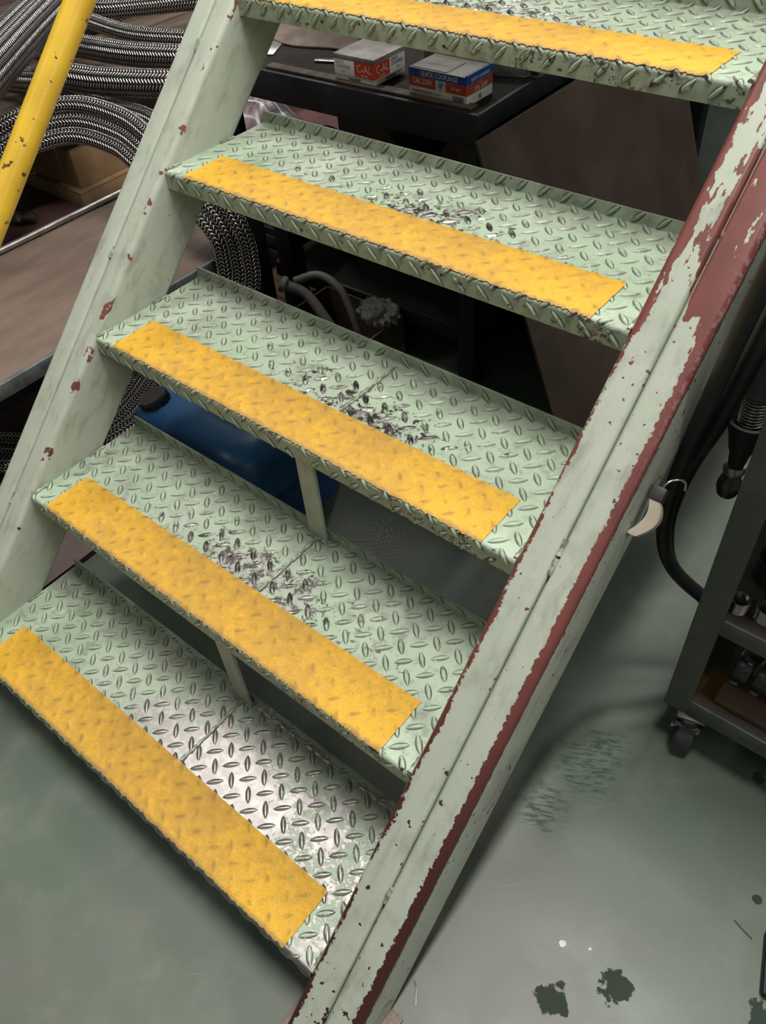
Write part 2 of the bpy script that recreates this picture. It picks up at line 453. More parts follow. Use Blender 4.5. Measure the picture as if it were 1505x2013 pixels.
def prism(name, prof, length, mat, parent=None, loc=None, rot=None, axis='X', smooth=False, ends=None):
    """extrude a closed 2D profile; ends(p)->(a,b) gives the start and stop along the axis"""
    bm = bmesh.new()
    A, B = [], []
    for q in prof:
        a, b = ends(q) if ends else (0.0, length)
        if axis == 'X': A.append(bm.verts.new((a, q[0], q[1]))); B.append(bm.verts.new((b, q[0], q[1])))
        elif axis == 'Y': A.append(bm.verts.new((q[0], a, q[1]))); B.append(bm.verts.new((q[0], b, q[1])))
        else: A.append(bm.verts.new((q[0], q[1], a))); B.append(bm.verts.new((q[0], q[1], b)))
    n = len(prof)
    for i in range(n):
        bm.faces.new((A[i], A[(i + 1) % n], B[(i + 1) % n], B[i]))
    bm.faces.new(A[::-1]); bm.faces.new(B)
    return from_bm(name, bm, mat, parent, loc, rot, smooth)

def lathe(name, prof, mat, parent=None, loc=None, rot=None, seg=32, closed=False, uvlen=False):
    """revolve (radius, z) profile about Z"""
    bm = bmesh.new()
    rings = []
    for r, z in prof:
        if r < 1e-6: rings.append([bm.verts.new((0, 0, z))])
        else: rings.append([bm.verts.new((r * math.cos(2 * PI * k / seg), r * math.sin(2 * PI * k / seg), z)) for k in range(seg)])
    pairs = list(zip(rings[:-1], rings[1:]))
    if closed: pairs.append((rings[-1], rings[0]))
    for a, b in pairs:
        for k in range(seg):
            k2 = (k + 1) % seg
            if len(a) == 1 and len(b) == 1: continue
            if len(a) == 1: bm.faces.new((a[0], b[k2], b[k]))
            elif len(b) == 1: bm.faces.new((a[k], a[k2], b[0]))
            else: bm.faces.new((a[k], a[k2], b[k2], b[k]))
    return from_bm(name, bm, mat, parent, loc, rot, smooth=True)

def catmull(pts, per=10):
    P = [Vector(p) for p in pts]
    P = [P[0] * 2 - P[1]] + P + [P[-1] * 2 - P[-2]]
    out = []
    for i in range(1, len(P) - 2):
        for k in range(per):
            t = k / per
            a, b, c, d = P[i - 1], P[i], P[i + 1], P[i + 2]
            out.append(0.5 * ((2 * b) + (c - a) * t + (2 * a - 5 * b + 4 * c - d) * t * t + (3 * b - a - 3 * c + d) * t ** 3))
    out.append(P[-2].copy())
    return out

def frames(path):
    T = []
    for i in range(len(path)):
        a = path[max(0, i - 1)]; b = path[min(len(path) - 1, i + 1)]
        T.append((b - a).normalized())
    up = Vector((0, 0, 1)) if abs(T[0].z) < 0.9 else Vector((1, 0, 0))
    n = (up - T[0] * up.dot(T[0])).normalized()
    F = []
    for i, t in enumerate(T):
        if i:
            q = T[i - 1].rotation_difference(t); n = q @ n
            n = (n - t * n.dot(t)).normalized()
        F.append((t, n, t.cross(n)))
    return F

def sweep(name, path, rad, mat, parent=None, seg=20, cap=True, smooth=True, origin=None):
    """tube along a list of Vectors, radius constant or function of (index, angle), with UVs in (turn, metres)"""
    F = frames(path)
    org = Vector(origin) if origin else Vector((0, 0, 0))
    verts, faces, uvs = [], [], []
    L = [0.0]
    for a, b in zip(path[:-1], path[1:]): L.append(L[-1] + (b - a).length)
    for i, (p, (t, n, b)) in enumerate(zip(path, F)):
        for k in range(seg):
            a = 2 * PI * k / seg
            r = rad(i, a) if callable(rad) else rad
            verts.append(p - org + (n * math.cos(a) + b * math.sin(a)) * r)
    for i in range(len(path) - 1):
        for k in range(seg):
            k2 = (k + 1) % seg
            faces.append((i * seg + k, i * seg + k2, (i + 1) * seg + k2, (i + 1) * seg + k))
            uvs += [(k / seg, L[i]), ((k + 1) / seg, L[i]), ((k + 1) / seg, L[i + 1]), (k / seg, L[i + 1])]
    if cap:
        faces.append(tuple(range(seg))[::-1]); uvs += [(0, 0)] * seg
        o = (len(path) - 1) * seg
        faces.append(tuple(range(o, o + seg))); uvs += [(0, 0)] * seg
    me = bpy.data.meshes.new(name)
    me.from_pydata([tuple(v) for v in verts], [], faces)
    ul = me.uv_layers.new(name='UVMap')
    for i, q in enumerate(uvs): ul.data[i].uv = q
    if smooth: shade(me, 50)
    me.update()
    return link(name, me, mat, parent, loc=tuple(org) if origin else None)

def text_mesh(body, size, ax='CENTER', sx=1.0, bold=0.0):
    cu = bpy.data.curves.new('lettering', 'FONT')
    cu.body = body; cu.size = size; cu.align_x = ax; cu.align_y = 'CENTER'
    cu.resolution_u = 2; cu.offset = bold; cu.space_line = 0.85
    o = bpy.data.objects.new('lettering', cu)
    COL.objects.link(o)
    dg = bpy.context.evaluated_depsgraph_get()
    me = bpy.data.meshes.new_from_object(o.evaluated_get(dg))
    bpy.data.objects.remove(o); bpy.data.curves.remove(cu)
    for v in me.vertices: v.co.x *= sx
    return me

# ------------------------------------------------------------------ stair constants (metres)
S = 0.85                      # clear width between the stringers
r_, g_ = 0.20394, 0.22356     # rise, going
SW, SD = 0.08953, 0.11131     # stringer width, depth
TD, TH, FH = 0.23668, 0.0195, 0.029
Z0 = 0.1105
LN = math.hypot(r_, g_)
TILT = -math.atan2(g_, r_)

# ------------------------------------------------------------------ the setting
fl = struct(box('floor', (-0.105, -4.0, -0.05), (6.0, 6.0, 0.0), M['floor']))
fp = struct(box('floor_plate', (-6.0, -4.0, -0.05), (-0.105, 6.0, 0.012), M['redfloor'], bev=0.002))
wl = struct(box('wall_back', (-0.2, 2.16, 0.0), (3.0, 2.20, 2.2), M['wall']))

# ------------------------------------------------------------------ staircase
stair = thing('metal_staircase', 'pale green chipped steel staircase with checker plate treads and yellow tapes', 'staircase', (0.4, 0.0, 0.0))
SO = Vector((0.4, 0.0, 0.0))
def under(o, loc):
    o.parent = stair; o.location = Vector(loc) - SO
    return o

def stringer_profile():
    pts = []
    R = 0.009
    def arc(cx, cy, a0, a1, rad, n=5):
        for k in range(n + 1):
            a = math.radians(a0 + (a1 - a0) * k / n)
            pts.append((cx + rad * math.cos(a), cy + rad * math.sin(a)))
    c = SW / 2
    arc(R, R, 180, 270, R)                       # inner front corner
    # lips rolling into the centre seam
    arc(c - 0.0072, 0.0060, 270, 350, 0.0060, 5)
    pts.append((c - 0.0013, 0.0120)); pts.append((c + 0.0013, 0.0120))
    arc(c + 0.0072, 0.0060, 190, 270, 0.0060, 5)
    arc(SW - R, R, 270, 360, R)
    arc(SW - R, SD - R, 0, 90, R)
    arc(R, SD - R, 90, 180, R)
    return pts

prof = stringer_profile()
def bottom(q):
    return (-(Z0 - 0.008 - q[1] * g_ / LN) * LN / r_, 2.72)
def make_stringer(x0, chip):
    o = prism('stringer', prof, 1, M['stringer'], axis='Z', smooth=True, ends=bottom)
    under(o, (x0, 0.0, Z0)); o.rotation_euler = (TILT, 0, 0)
    o['chip'] = chip
    return o
st_l = make_stringer(-SW, 0.0)
st_r = make_stringer(S, 1.0)
st_l['label'] = 'green stringer with few chips beside the hoses'
st_r['label'] = 'stringer with paint worn down to dark red primer'

def bead(name, pts, rad, mat, parent, rnd=0.35, step=0.004, loc=None):
    path = []
    for a, b in zip(pts[:-1], pts[1:]):
        a, b = Vector(a), Vector(b)
        n = max(2, int((b - a).length / step))
        for k in range(n): path.append(a.lerp(b, k / n) + Vector((random.uniform(-1, 1), random.uniform(-1, 1), 0)) * rad * 0.25)
    path.append(Vector(pts[-1]))
    rr = [rad * (1 + random.uniform(-rnd, rnd)) for _ in path]
    o = sweep(name, path, lambda i, a: rr[i], mat, parent, seg=8)
    return o

# seam weld dabs along the centre of both stringers
for st, spots in ((st_r, (0.155, 0.62, 0.645, 1.3)), (st_l, (0.28, 0.75, 1.12))):
    for zc in spots:
        bead('weld_bead', [(SW / 2, 0.0040, zc - 0.010), (SW / 2, 0.0040, zc + 0.012)], 0.0040, M['stringer'] if 0 else M['weld'], st)

# foot plates
for x0 in (-SW, S):
    fpz = box('base_plate', (-0.02, -0.02, 0.0), (SW + 0.02, 0.20, 0.008), M['foot'], bev=0.001)
    under(fpz, (x0, -0.04 - 0.11, 0.0))
    fpz['chip'] = 1.0

# tread profile as a surface curve with normals (y, z), arc length v measured from the nose
def tread_curve():
    C, NRM = [], []
    R = 0.006; R2 = 0.004
    C.append((0.0, -FH)); NRM.append((-1, 0))
    for k in range(7):
        a = math.radians(180 - 90 * k / 6)
        C.append((R + R * math.cos(a), -R + R * math.sin(a))); NRM.append((math.cos(a), math.sin(a)))
    for k in range(1, 9):
        C.append((R + (TD - R2 - R) * k / 8, 0.0)); NRM.append((0, 1))
    for k in range(1, 5):
        a = math.radians(270 + 90 * k / 4)
        C.append((TD - R2 + R2 * math.cos(a), R2 + R2 * math.sin(a))); NRM.append((-math.cos(a), -math.sin(a)))
    C.append((TD + 0.002, TH)); NRM.append((-1, 0.1))
    V = [0.0]
    for a, b in zip(C[:-1], C[1:]): V.append(V[-1] + math.hypot(b[0] - a[0], b[1] - a[1]))
    v0 = V[7] - R                         # v such that on the flat part v == y
    V = [v - v0 for v in V]
    return C, NRM, V
TC, TN, TV = tread_curve()
def surf(v):
    v = min(max(v, TV[0]), TV[-1])
    for i in range(len(TV) - 1):
        if v <= TV[i + 1]:
            t = (v - TV[i]) / (TV[i + 1] - TV[i])
            c = [TC[i][j] * (1 - t) + TC[i + 1][j] * t for j in (0, 1)]
            n = [TN[i][j] * (1 - t) + TN[i + 1][j] * t for j in (0, 1)]
            l = math.hypot(*n)
            return c, (n[0] / l, n[1] / l)
    return TC[-1], TN[-1]

THK = 0.004
def tread_profile():
    lower = [(c[0] - n[0] * THK, c[1] - n[1] * THK) for c, n in zip(TC, TN)]
    return TC + lower[::-1]

PX, PY = 0.0443 * S, 0.0410 * S
TLEN, TWID, THGT = 0.0285, 0.0068, 0.0027
def tears(phl, phr, split):
    """centres (x, v, direction) of the raised tears, unrolled over nose, plate and rear flange"""
    out = []
    for a, b, (ox, oy) in ((0.0, split, phl), (split, S, phr)):
        for par in (0, 1):
            i0 = int((a - ox) / PX) - 2
            for i in range(i0, i0 + int((b - a) / PX) + 5):
                for j in range(-2, 10):
                    x = ox + (i + 0.5 * par) * PX; v = oy + (j + 0.5 * par) * PY
                    if x < a + 0.006 or x > b - 0.006: continue
                    if v < TV[0] + 0.004 or v > TV[-1] - 0.003: continue
                    out.append((x, v, 1 if par == 0 else -1))
    return out

def tear_mesh(T, xa=0.0, xb=S):
    verts, faces, hts = [], [], []
    NL, NW = 10, 6
    CS = (-1.45, -1.0, -0.62, 0.0, 0.62, 1.0, 1.45)
    HS = (0.0, 0.10, 0.80, 1.0, 0.80, 0.10, 0.0)
    fls = []
    for x, v, s in T:
        base = len(verts)
        k = 1.0 + random.uniform(-0.06, 0.06)
        for i in range(NL + 1):
            t = -1 + 2 * i / NL
            w = TWID * 0.5 * k * max(0.0, 1 - abs(t) ** 2.0) ** 0.75
            hh = THGT * max(0.0, 1 - t * t) ** 0.45
            for j in range(NW + 1):
                c = CS[j]
                dx = (t * TLEN * 0.5 - s * c * w) * 0.7071 * 1.0
                dv = (t * TLEN * 0.5 * s + c * w) * 0.7071
                h = hh * HS[j] + (0.00015 if j in (1, 5) else 0.00006)
                p, n = surf(v + dv)
                verts.append((min(max(x + dx, xa + 0.001), xb - 0.001), p[0] + n[0] * h, p[1] + n[1] * h))
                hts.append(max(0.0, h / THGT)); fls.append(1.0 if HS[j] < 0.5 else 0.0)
        for i in range(NL):
            for j in range(NW):
                q = base + i * (NW + 1) + j
                faces.append((q, q + 1, q + NW + 2, q + NW + 1) if s < 0 else (q, q + NW + 1, q + NW + 2, q + 1))
    me = bpy.data.meshes.new('raised_tears')
    me.from_pydata(verts, [], faces)
    at = me.attributes.new('ht', 'FLOAT', 'POINT')
    at.data.foreach_set('value', hts)
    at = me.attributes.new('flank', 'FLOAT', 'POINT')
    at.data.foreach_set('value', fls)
    for p in me.polygons: p.use_smooth = True
    bm = bmesh.new(); bm.from_mesh(me); bmesh.ops.recalc_face_normals(bm, faces=bm.faces)
    bm.to_mesh(me); bm.free()
    return me

def tape_mesh(T, x0, x1, ya, yb):
    grid = {}
    cell = 0.04
    for t in T: grid.setdefault((int(t[0] / cell), int(t[1] // cell)), []).append(t)
    def bumph(x, y):
        h = 0.0
        ci, cj = int(x / cell), int(y // cell)
        for a in (-1, 0, 1):
            for b in (-1, 0, 1):
                for (tx, tv, s) in grid.get((ci + a, cj + b), ()):
                    dx, dy = x - tx, y - tv
                    al = (dx + s * dy) * 0.7071 / (TLEN * 0.55)
                    ac = (dx - s * dy) * 0.7071 / (TWID * 0.85)
                    q = al * al + ac * ac
                    if q < 1: h = max(h, (1 - q) ** 0.8)
        return h
    nx, ny = 236, 30
    verts, faces, hts = [], [], []
    wob = [random.uniform(-0.0012, 0.0012) for _ in range(nx + 1)]
    for i in range(nx + 1):
        for j in range(ny + 1):
            x = x0 + (x1 - x0) * i / nx; y = ya + (yb - ya) * j / ny
            if j == 0: y += wob[i]
            h = bumph(x, y)
            p, n = surf(y)
            k = 0.0016 + h * THGT * 0.62
            verts.append((x, p[0] + n[0] * k, p[1] + n[1] * k)); hts.append(h)
    W = ny + 1
    for i in range(nx):
        for j in range(ny):
            q = i * W + j
            faces.append((q, q + W, q + W + 1, q + 1))
    # thin rim down to the plate
    def rim(idx):
        base = len(verts)
        for q in idx:
            a = verts[q]; p, n = surf(a[1])
            verts.append((a[0], a[1], a[2] - 0.0012)); hts.append(0.0)
        for k in range(len(idx) - 1): faces.append((idx[k], base + k, base + k + 1, idx[k + 1]))
    rim([j for j in range(W)]); rim([nx * W + j for j in range(W)][::-1])
    rim([i * W for i in range(nx + 1)][::-1]); rim([i * W + ny for i in range(nx + 1)])
    me = bpy.data.meshes.new('anti_slip_tape')
    me.from_pydata(verts, [], faces)
    at = me.attributes.new('ht', 'FLOAT', 'POINT'); at.data.foreach_set('value', hts)
    shade(me, 60)
    return me

#          phase left          phase right        split  wear  wear_x bare  tape x0, x1, y0, y1
TREADS = [((0.0027, 0.0017), (0.0246, 0.0336), 0.483, 1.0, 0.50, 1.0, 0.046, 0.7995, 0.002, 0.0917),
          ((0.0267, 0.0200), (0.0249, 0.0239), 0.483, 0.95, 0.45, 0.12, 0.046, 0.7995, 0.002, 0.0917),
          ((0.0287, 0.0323), (0.0239, 0.0163), 0.483, 0.9, 0.50, 0.0, 0.047, 0.7995, 0.002, 0.0917),
          ((0.0233, 0.0031), (0.0233, 0.0031), 0.425, 0.85, 0.47, 0.0, 0.047, 0.7995, 0.002, 0.0917),
          ((0.0236, 0.0232), (0.0236, 0.0232), 0.425, 0.8, 0.42, 0.0, 0.047, 0.7995, 0.002, 0.0917),
          ((0.0267, 0.0120), (0.0267, 0.0120), 0.425, 0.8, 0.45, 0.0, 0.047, 0.7995, 0.002, 0.0917)]
NAMES = ['lowest tread, worn to bare steel', 'second tread from the floor', 'third tread from the floor', 'fourth tread from the floor', 'fifth tread from the floor', 'sixth tread from the floor']
while len(TREADS) < 9: TREADS.append(TREADS[5])
NAMES += ['seventh tread from the floor', 'eighth tread from the floor', 'ninth tread from the floor']
for k, (pl, pr, split, wear, wx, bare, tx0, tx1, ty0, ty1) in enumerate(TREADS):
    tr = prism('tread', tread_profile(), S, M['tread'], axis='X', smooth=True)
    under(tr, (0.0, k * g_, Z0 + k * r_))
    tr['wear'] = wear; tr['wear_x'] = wx; tr['bare'] = bare
    tr['label'] = NAMES[k]
    T = tears(pl, pr, split)
    if k <= 5: tmesh = tear_mesh(T); pmesh = tape_mesh(T, tx0, tx1, ty0, ty1)
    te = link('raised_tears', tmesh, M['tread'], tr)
    te['kind'] = 'stuff'
    te['wear'] = wear; te['wear_x'] = wx; te['bare'] = bare
    ta = link('anti_slip_tape', pmesh, M['tape'], tr)
    ta['label'] = 'gritty yellow anti-slip tape'
    # welds to the left stringer and the mid seam
    bead('weld_bead', [(0.002, 0.004, 0.001), (0.003, 0.035, 0.001)], 0.0034, M['weld'], tr)
    bead('weld_bead', [(0.002, 0.128, 0.001), (0.003, 0.160, 0.001)], 0.0030, M['weld'], tr)
    bead('weld_bead', [(S - 0.002, 0.004, 0.0), (S - 0.003, 0.04, 0.0)], 0.0035, M['weld'], tr)
    if k < 3:
        bead('weld_bead', [(split, 0.094, 0.0012), (split + 0.001, 0.160, 0.0012), (split, TD - 0.010, 0.0012)], 0.0028, M['weld'], tr, 0.5, 0.005)

# flat bar struts between treads, standing at the middle seam
for k in (0, 1):
    z1 = Z0 + k * r_ + 0.001
    hgt = r_ - FH + 0.006
    so = box('support_strut', (0.0, 0.0, 0.0), (0.036, 0.006, hgt), M['stringer'], bev=0.001)
    under(so, (0.466, (k + 1) * g_ + 0.0045, z1)); so['chip'] = 0.0
    bead('weld_bead', [(-0.002, -0.001, 0.001), (0.038, -0.001, 0.001)], 0.0028, M['weld'], so)

# yellow handrail over the left stringer
HR = Vector((-0.045, 0.402, 0.761)); HD = Vector((0.0, g_, r_)) / LN
ha, hb = HR - HD * 0.50, HR + HD * 2.0
hpath = [ha.lerp(hb, k / 40) for k in range(41)]
hr = sweep('handrail', [p - SO for p in hpath], 0.0205, M['yellow'], stair, seg=28)
hr['label'] = 'chipped yellow tubular handrail'
for yy in (0.075, 1.1, 1.85):
    zt = HR.z + (yy - HR.y) * r_ / g_
    zb = Z0 + yy * r_ / g_
    sweep('rail_post', [Vector((-0.045, yy, zb)) - SO, Vector((-0.045, yy, zt)) - SO], 0.017, M['yellow'], hr, seg=20)

# ------------------------------------------------------------------ magnetic hook on the right stringer
mh = thing('magnetic_hook', 'beige curved magnet holder with black clip and wire hook on the stringer side', 'hook', (S + SW, 0.593, 0.533))
tS = Vector((0, g_, r_)) / LN; nS = Vector((0, r_, -g_)) / LN
bm = bmesh.new()
NB = 14
for i in range(NB + 1):
    t = i / NB
    al = -0.028 + 0.052 * t
    xo = 0.004 + 0.024 * math.sin(PI * (0.10 + 0.72 * t))
    xi = max(0.0005, xo - 0.013 - 0.004 * math.sin(PI * t))
    for dep in (-0.010, 0.006):
        for xx in (xi, xo):
            bm.verts.new(tS * al + nS * (dep - 0.016) + Vector((xx, 0, 0)))
bm.verts.ensure_lookup_table()
for i in range(NB):
    a = i * 4; b = a + 4
    for q0, q1 in ((0, 1), (1, 3), (3, 2), (2, 0)):
        bm.faces.new([bm.verts[j] for j in (a + q0, a + q1, b + q1, b + q0)])
bm.faces.new([bm.verts[j] for j in (0, 2, 3, 1)]); bm.faces.new([bm.verts[NB * 4 + j] for j in (0, 1, 3, 2)])
from_bm('holder_band', bm, M['beige'], mh, smooth=True)
bm = bmesh.new(); bm_box(bm, (-0.006, -0.008, -0.009), (0.012, 0.010, 0.009), 0.002)
rotm = Quaternion((1, 0, 0), -0.83)
cl = from_bm('clip', bm, M['cap'], mh, loc=tuple(tS * 0.030 + nS * -0.020 + Vector((0.009, 0, 0))), smooth=True)
cl.rotation_euler = (TILT, 0, 0)
hk = [tS * 0.034 + nS * -0.020 + Vector((0.012, 0, 0)), tS * 0.048 + nS * -0.018 + Vector((0.016, 0, 0)), tS * 0.056 + nS * -0.012 + Vector((0.024, 0, 0)), tS * 0.056 + nS * -0.004 + Vector((0.031, 0, 0)), tS * 0.048 + nS * 0.004 + Vector((0.033, 0, 0))]
sweep('wire_hook', catmull(hk, 6), 0.0016, M['chrome'], mh, seg=10)

# ------------------------------------------------------------------ low plywood bench on the left
be = thing('plywood_bench', 'low bench with worn brown plywood top and grey steel edging left of the stairs', 'bench', (-0.62, 0.45, 0.012))
BO = Vector((-0.62, 0.45, 0.012))
def ubox(name, lo, hi, mat, root, org, bev=0.0):
    lo = Vector(lo) - org; hi = Vector(hi) - org
    return box(name, lo, hi, mat, root, bev)
ubox('bench_top', (-0.885, -0.35, 0.284), (-0.366, 1.12, 0.300), M['wood'], be, BO, 0.001)
ubox('edge_strip', (-0.370, -0.35, 0.268), (-0.358, 1.12, 0.302), M['edge'], be, BO, 0.001)
ubox('edge_strip', (-0.890, -0.35, 0.268), (-0.882, 1.12, 0.300), M['edge'], be, BO, 0.001)
for lx in (-0.86, -0.42):
    for ly in (-0.28, 1.02):
        ubox('leg', (lx, ly, 0.012), (lx + 0.04, ly + 0.04, 0.284), M['black'], be, BO, 0.002)
ubox('rail', (-0.40, -0.30, 0.225), (-0.375, 1.08, 0.284), M['black'], be, BO, 0.001)

tb = sweep('steel_tube', [Vector((-0.868, -0.30 + 0.1 * k, 0.309)) for k in range(16)], 0.0085, M['tube'], None, seg=16, origin=(-0.868, 0.45, 0.3))
tag(tb, 'thin bright steel tube lying along the far edge of the plywood bench', 'tube')

# second bench / plank platform further back
pl = thing('plank_platform', 'weathered plank platform carrying the steel braided hoses at upper left', 'platform', (-2.1, 1.5, 0.012))
PO = Vector((-2.1, 1.5, 0.012))
for i in range(7):
    xa = -1.415 - 0.17 * (i + 1)
    ubox('plank', (xa, 0.15, 0.375 + random.uniform(0, 0.004)), (xa + 0.163, 3.1, 0.398 + random.uniform(0, 0.004)), M['wood2'], pl, PO, 0.002)
ubox('edge_strip', (-1.414, 0.15, 0.372), (-1.406, 3.1, 0.404), M['edge'], pl, PO, 0.001)
for ly in (0.3, 1.75, 2.9):
    ubox('crossbeam', (-2.6, ly, 0.31), (-1.42, ly + 0.06, 0.375), M['black'], pl, PO, 0.002)
    for lx in (-2.55, -1.50):
        ubox('leg', (lx, ly, 0.012), (lx + 0.05, ly + 0.05, 0.31), M['black'], pl, PO, 0.002)

# ------------------------------------------------------------------ braided hoses
def hose(pts, rad, label, mat=None, per=12, seg=32, group='steel braided hoses', root=None):
    path = catmull(pts, per)
    o = sweep('braided_hose', path, rad, mat or M['braid'], None, seg=seg, origin=tuple(path[len(path) // 2]))
    tag(o, label, 'hose', group)
    return o

# big coil of several turns over the near bench and down to the floor
coil = thing('hose_coil', 'coil of steel braided hose looping over the plywood bench down to the floor', 'hose', (-0.7, 0.95, 0.30), group='steel braided hoses')
CO = Vector((-0.7, 0.95, 0.30))
CP = [(-1.08, 0.55, 0.36), (-0.999, 0.712, 0.44), (-0.963, 0.852, 0.50), (-0.901, 0.947, 0.53), (-0.811, 1.012, 0.54), (-0.673, 1.031, 0.53), (-0.566, 1.018, 0.51), (-0.458, 1.013, 0.48),
      (-0.350, 1.005, 0.44), (-0.300, 1.005, 0.388), (-0.290, 1.005, 0.332), (-0.290, 0.985, 0.25), (-0.34, 0.90, 0.13), (-0.41, 0.775, 0.07), (-0.38, 0.67, 0.055), (-0.36, 0.568, 0.055), (-0.42, 0.42, 0.055), (-0.504, 0.353, 0.055), (-0.618, 0.283, 0.055), (-0.76, 0.22, 0.055)]
base = catmull(CP, 10)
Fb = frames(base)
for q, (ou, ov) in enumerate(((0.0, 0.0), (-0.006, -0.036), (0.016, 0.034))):
    path = []
    for p, (t, n, b) in zip(base, Fb):
        # offset sideways inside the ring plane and across it
        ctr = Vector((-0.72, 0.62, 0.22))
        rad = (p - ctr); rad = (rad - t * rad.dot(t)).normalized()
        bb = t.cross(rad)
        path.append(p + rad * ov + bb * ou - CO)
    path = [Vector((v.x, v.y, max(v.z, 0.012 + 0.0215 - CO.z))) for v in path]
    sweep('hose_loop', path, 0.0205, M['braid'], coil, seg=32)

hose([(-0.80, 0.66, 0.62), (-0.938, 0.809, 0.64), (-1.105, 0.992, 0.64), (-1.282, 1.197, 0.64), (-1.44, 1.39, 0.64)], 0.060, 'thickest braided hose, crossing the upper left corner diagonally', M['braid_big'], seg=48)
collar = lathe('collar', [(0.0, -0.01), (0.058, -0.01), (0.064, 0.0), (0.064, 0.10), (0.058, 0.11), (0.0, 0.11)], M['tube'], None)
hd = (Vector((-1.44, 1.39, 0.64)) - Vector((-1.282, 1.197, 0.64))).normalized()
big = [o for o in COL.objects if o.name.startswith('braided_hose')][0]
collar.parent = big
collar.location = Vector((-1.425, 1.372, 0.64)) - big.location
collar.rotation_euler = hd.to_track_quat('Z', 'Y').to_euler()
hose([(-1.86, 1.20, 0.445), (-1.413, 1.24, 0.47), (-1.281, 1.26, 0.50), (-1.125, 1.295, 0.50), (-0.937, 1.371, 0.50), (-0.80, 1.48, 0.49)], 0.038, 'braided hose passing level behind the handrail, below the hose pair', seg=36)
hose([(-1.80, 1.668, 0.50), (-1.692, 1.645, 0.51), (-1.391, 1.610, 0.51), (-1.187, 1.656, 0.51), (-1.03, 1.754, 0.50)], 0.026, 'upper braided hose of the pair behind the handrail')
hose([(-1.87, 1.525, 0.45), (-1.598, 1.514, 0.475), (-1.325, 1.535, 0.48), (-1.139, 1.595, 0.48), (-0.99, 1.70, 0.47)], 0.036, 'lower, thicker braided hose of the pair behind the handrail', seg=36)
hose([(-1.60, 1.31, 0.431), (-1.321, 1.296, 0.431), (-1.142, 1.298, 0.430), (-0.933, 1.300, 0.43), (-0.74, 1.26, 0.40), (-0.58, 1.18, 0.37)], 0.024, 'thin shaded braided hose just above the big coil')
hose([(-1.80, 1.77, 0.50), (-1.74, 1.79, 0.50), (-1.647, 1.866, 0.50), (-1.514, 1.994, 0.50), (-1.40, 2.20, 0.48)], 0.030, 'smooth dark hose end at the top edge between handrail and stringer')
hose([(-2.55, 1.25, 0.442), (-2.25, 1.47, 0.442), (-2.03, 1.72, 0.442), (-1.93, 2.1, 0.442)], 0.036, 'braided hose behind the thickest one in the upper left corner', M['braid'])
hose([(-2.45, 1.05, 0.440), (-2.18, 1.28, 0.440), (-1.97, 1.52, 0.440), (-1.87, 1.9, 0.440)], 0.034, 'outermost braided hose in the upper left corner', M['braid'])

# flat cartons on the red floor inside the coil
def carton(name, lo, hi, mat, label, cat='box', rotz=0.0, flap=True, group=None):
    c = Vector(((lo[0] + hi[0]) / 2, (lo[1] + hi[1]) / 2, lo[2]))
    t = thing(name, label, cat, tuple(c), rotz, group)
    a = Vector(lo) - c; b = Vector(hi) - c
    box('carton_body', tuple(a), (b.x, b.y, b.z - 0.004), mat, t, 0.002)
    if flap:
        my = (a.y + b.y) / 2
        box('flap', (a.x - 0.001, a.y - 0.001, b.z - 0.004), (b.x + 0.001, my - 0.001, b.z), mat, t, 0.0008)
        box('flap', (a.x - 0.001, my + 0.001, b.z - 0.004), (b.x + 0.001, b.y + 0.001, b.z), mat, t, 0.0008)
    return t
carton('flat_carton', (-1.97, 1.31, 0.012), (-1.50, 1.62, 0.065), M['carton'], 'wide flat tan carton on the red floor under another carton')
carton('tan_carton', (-1.93, 1.33, 0.066), (-1.53, 1.60, 0.20), M['carton'], 'tan carton stacked on the flat carton inside the hose coil', rotz=0.02)

# pipe fitting lying on the red floor
pf = thing('hose_fitting', 'brown metal hose fitting with hex nut lying on the red floor', 'fitting', (-1.60, 1.10, 0.012))
fa = Vector((-1.70, 1.02, 0.034)); fb = Vector((-1.545, 1.148, 0.034))
fd = (fb - fa).normalized()
e = fd.to_track_quat('Z', 'Y').to_euler()
lathe('fitting_body', [(0, 0), (0.016, 0), (0.016, 0.10), (0.012, 0.105), (0.012, 0.115), (0, 0.115)], M['fitting'], pf, tuple(fa - Vector(pf.location)), e)
lathe('hex_nut', [(0, 0), (0.020, 0), (0.022, 0.003), (0.022, 0.027), (0.020, 0.03), (0, 0.03)], M['fitting'], pf, tuple(fa + fd * 0.115 - Vector(pf.location)), e, seg=6)
lathe('threaded_end', [(0, 0)] + [(0.014 + 0.0015 * (i % 2), 0.004 * i) for i in range(13)] + [(0, 0.05)], M['fitting'], pf, tuple(fa + fd * 0.145 - Vector(pf.location)), e, seg=24)

# ------------------------------------------------------------------ blue jerry can
jc = thing('jerry_can', 'blue plastic jerry can with black screw cap under the stairs', 'jerry can', (0.024, 0.662, 0.0))
def rrect(hx, hy, r, n=6):
    pts = []
    for cx, cy, a0 in ((hx - r, hy - r, 0), (-hx + r, hy - r, 90), (-hx + r, -hy + r, 180), (hx - r, -hy + r, 270)):
        for k in range(n + 1):
            a = math.radians(a0 + 90 * k / n)
            pts.append((cx + r * math.cos(a), cy + r * math.sin(a)))
    return pts
bm = bmesh.new()
levels = [(0.0, 0.92), (0.006, 0.975), (0.02, 1.0), (0.10, 1.0), (0.105, 0.985), (0.115, 0.985), (0.12, 1.0), (0.195, 1.0), (0.222, 0.985), (0.240, 0.94), (0.253, 0.86), (0.260, 0.72), (0.262, 0.5), (0.262, 0.2)]
rings = []
for z, k in levels:
    rr = rrect(0.182 * k, 0.145 * k, 0.06 * k + 0.0)
    rings.append([bm.verts.new((x, y, z)) for x, y in rr])
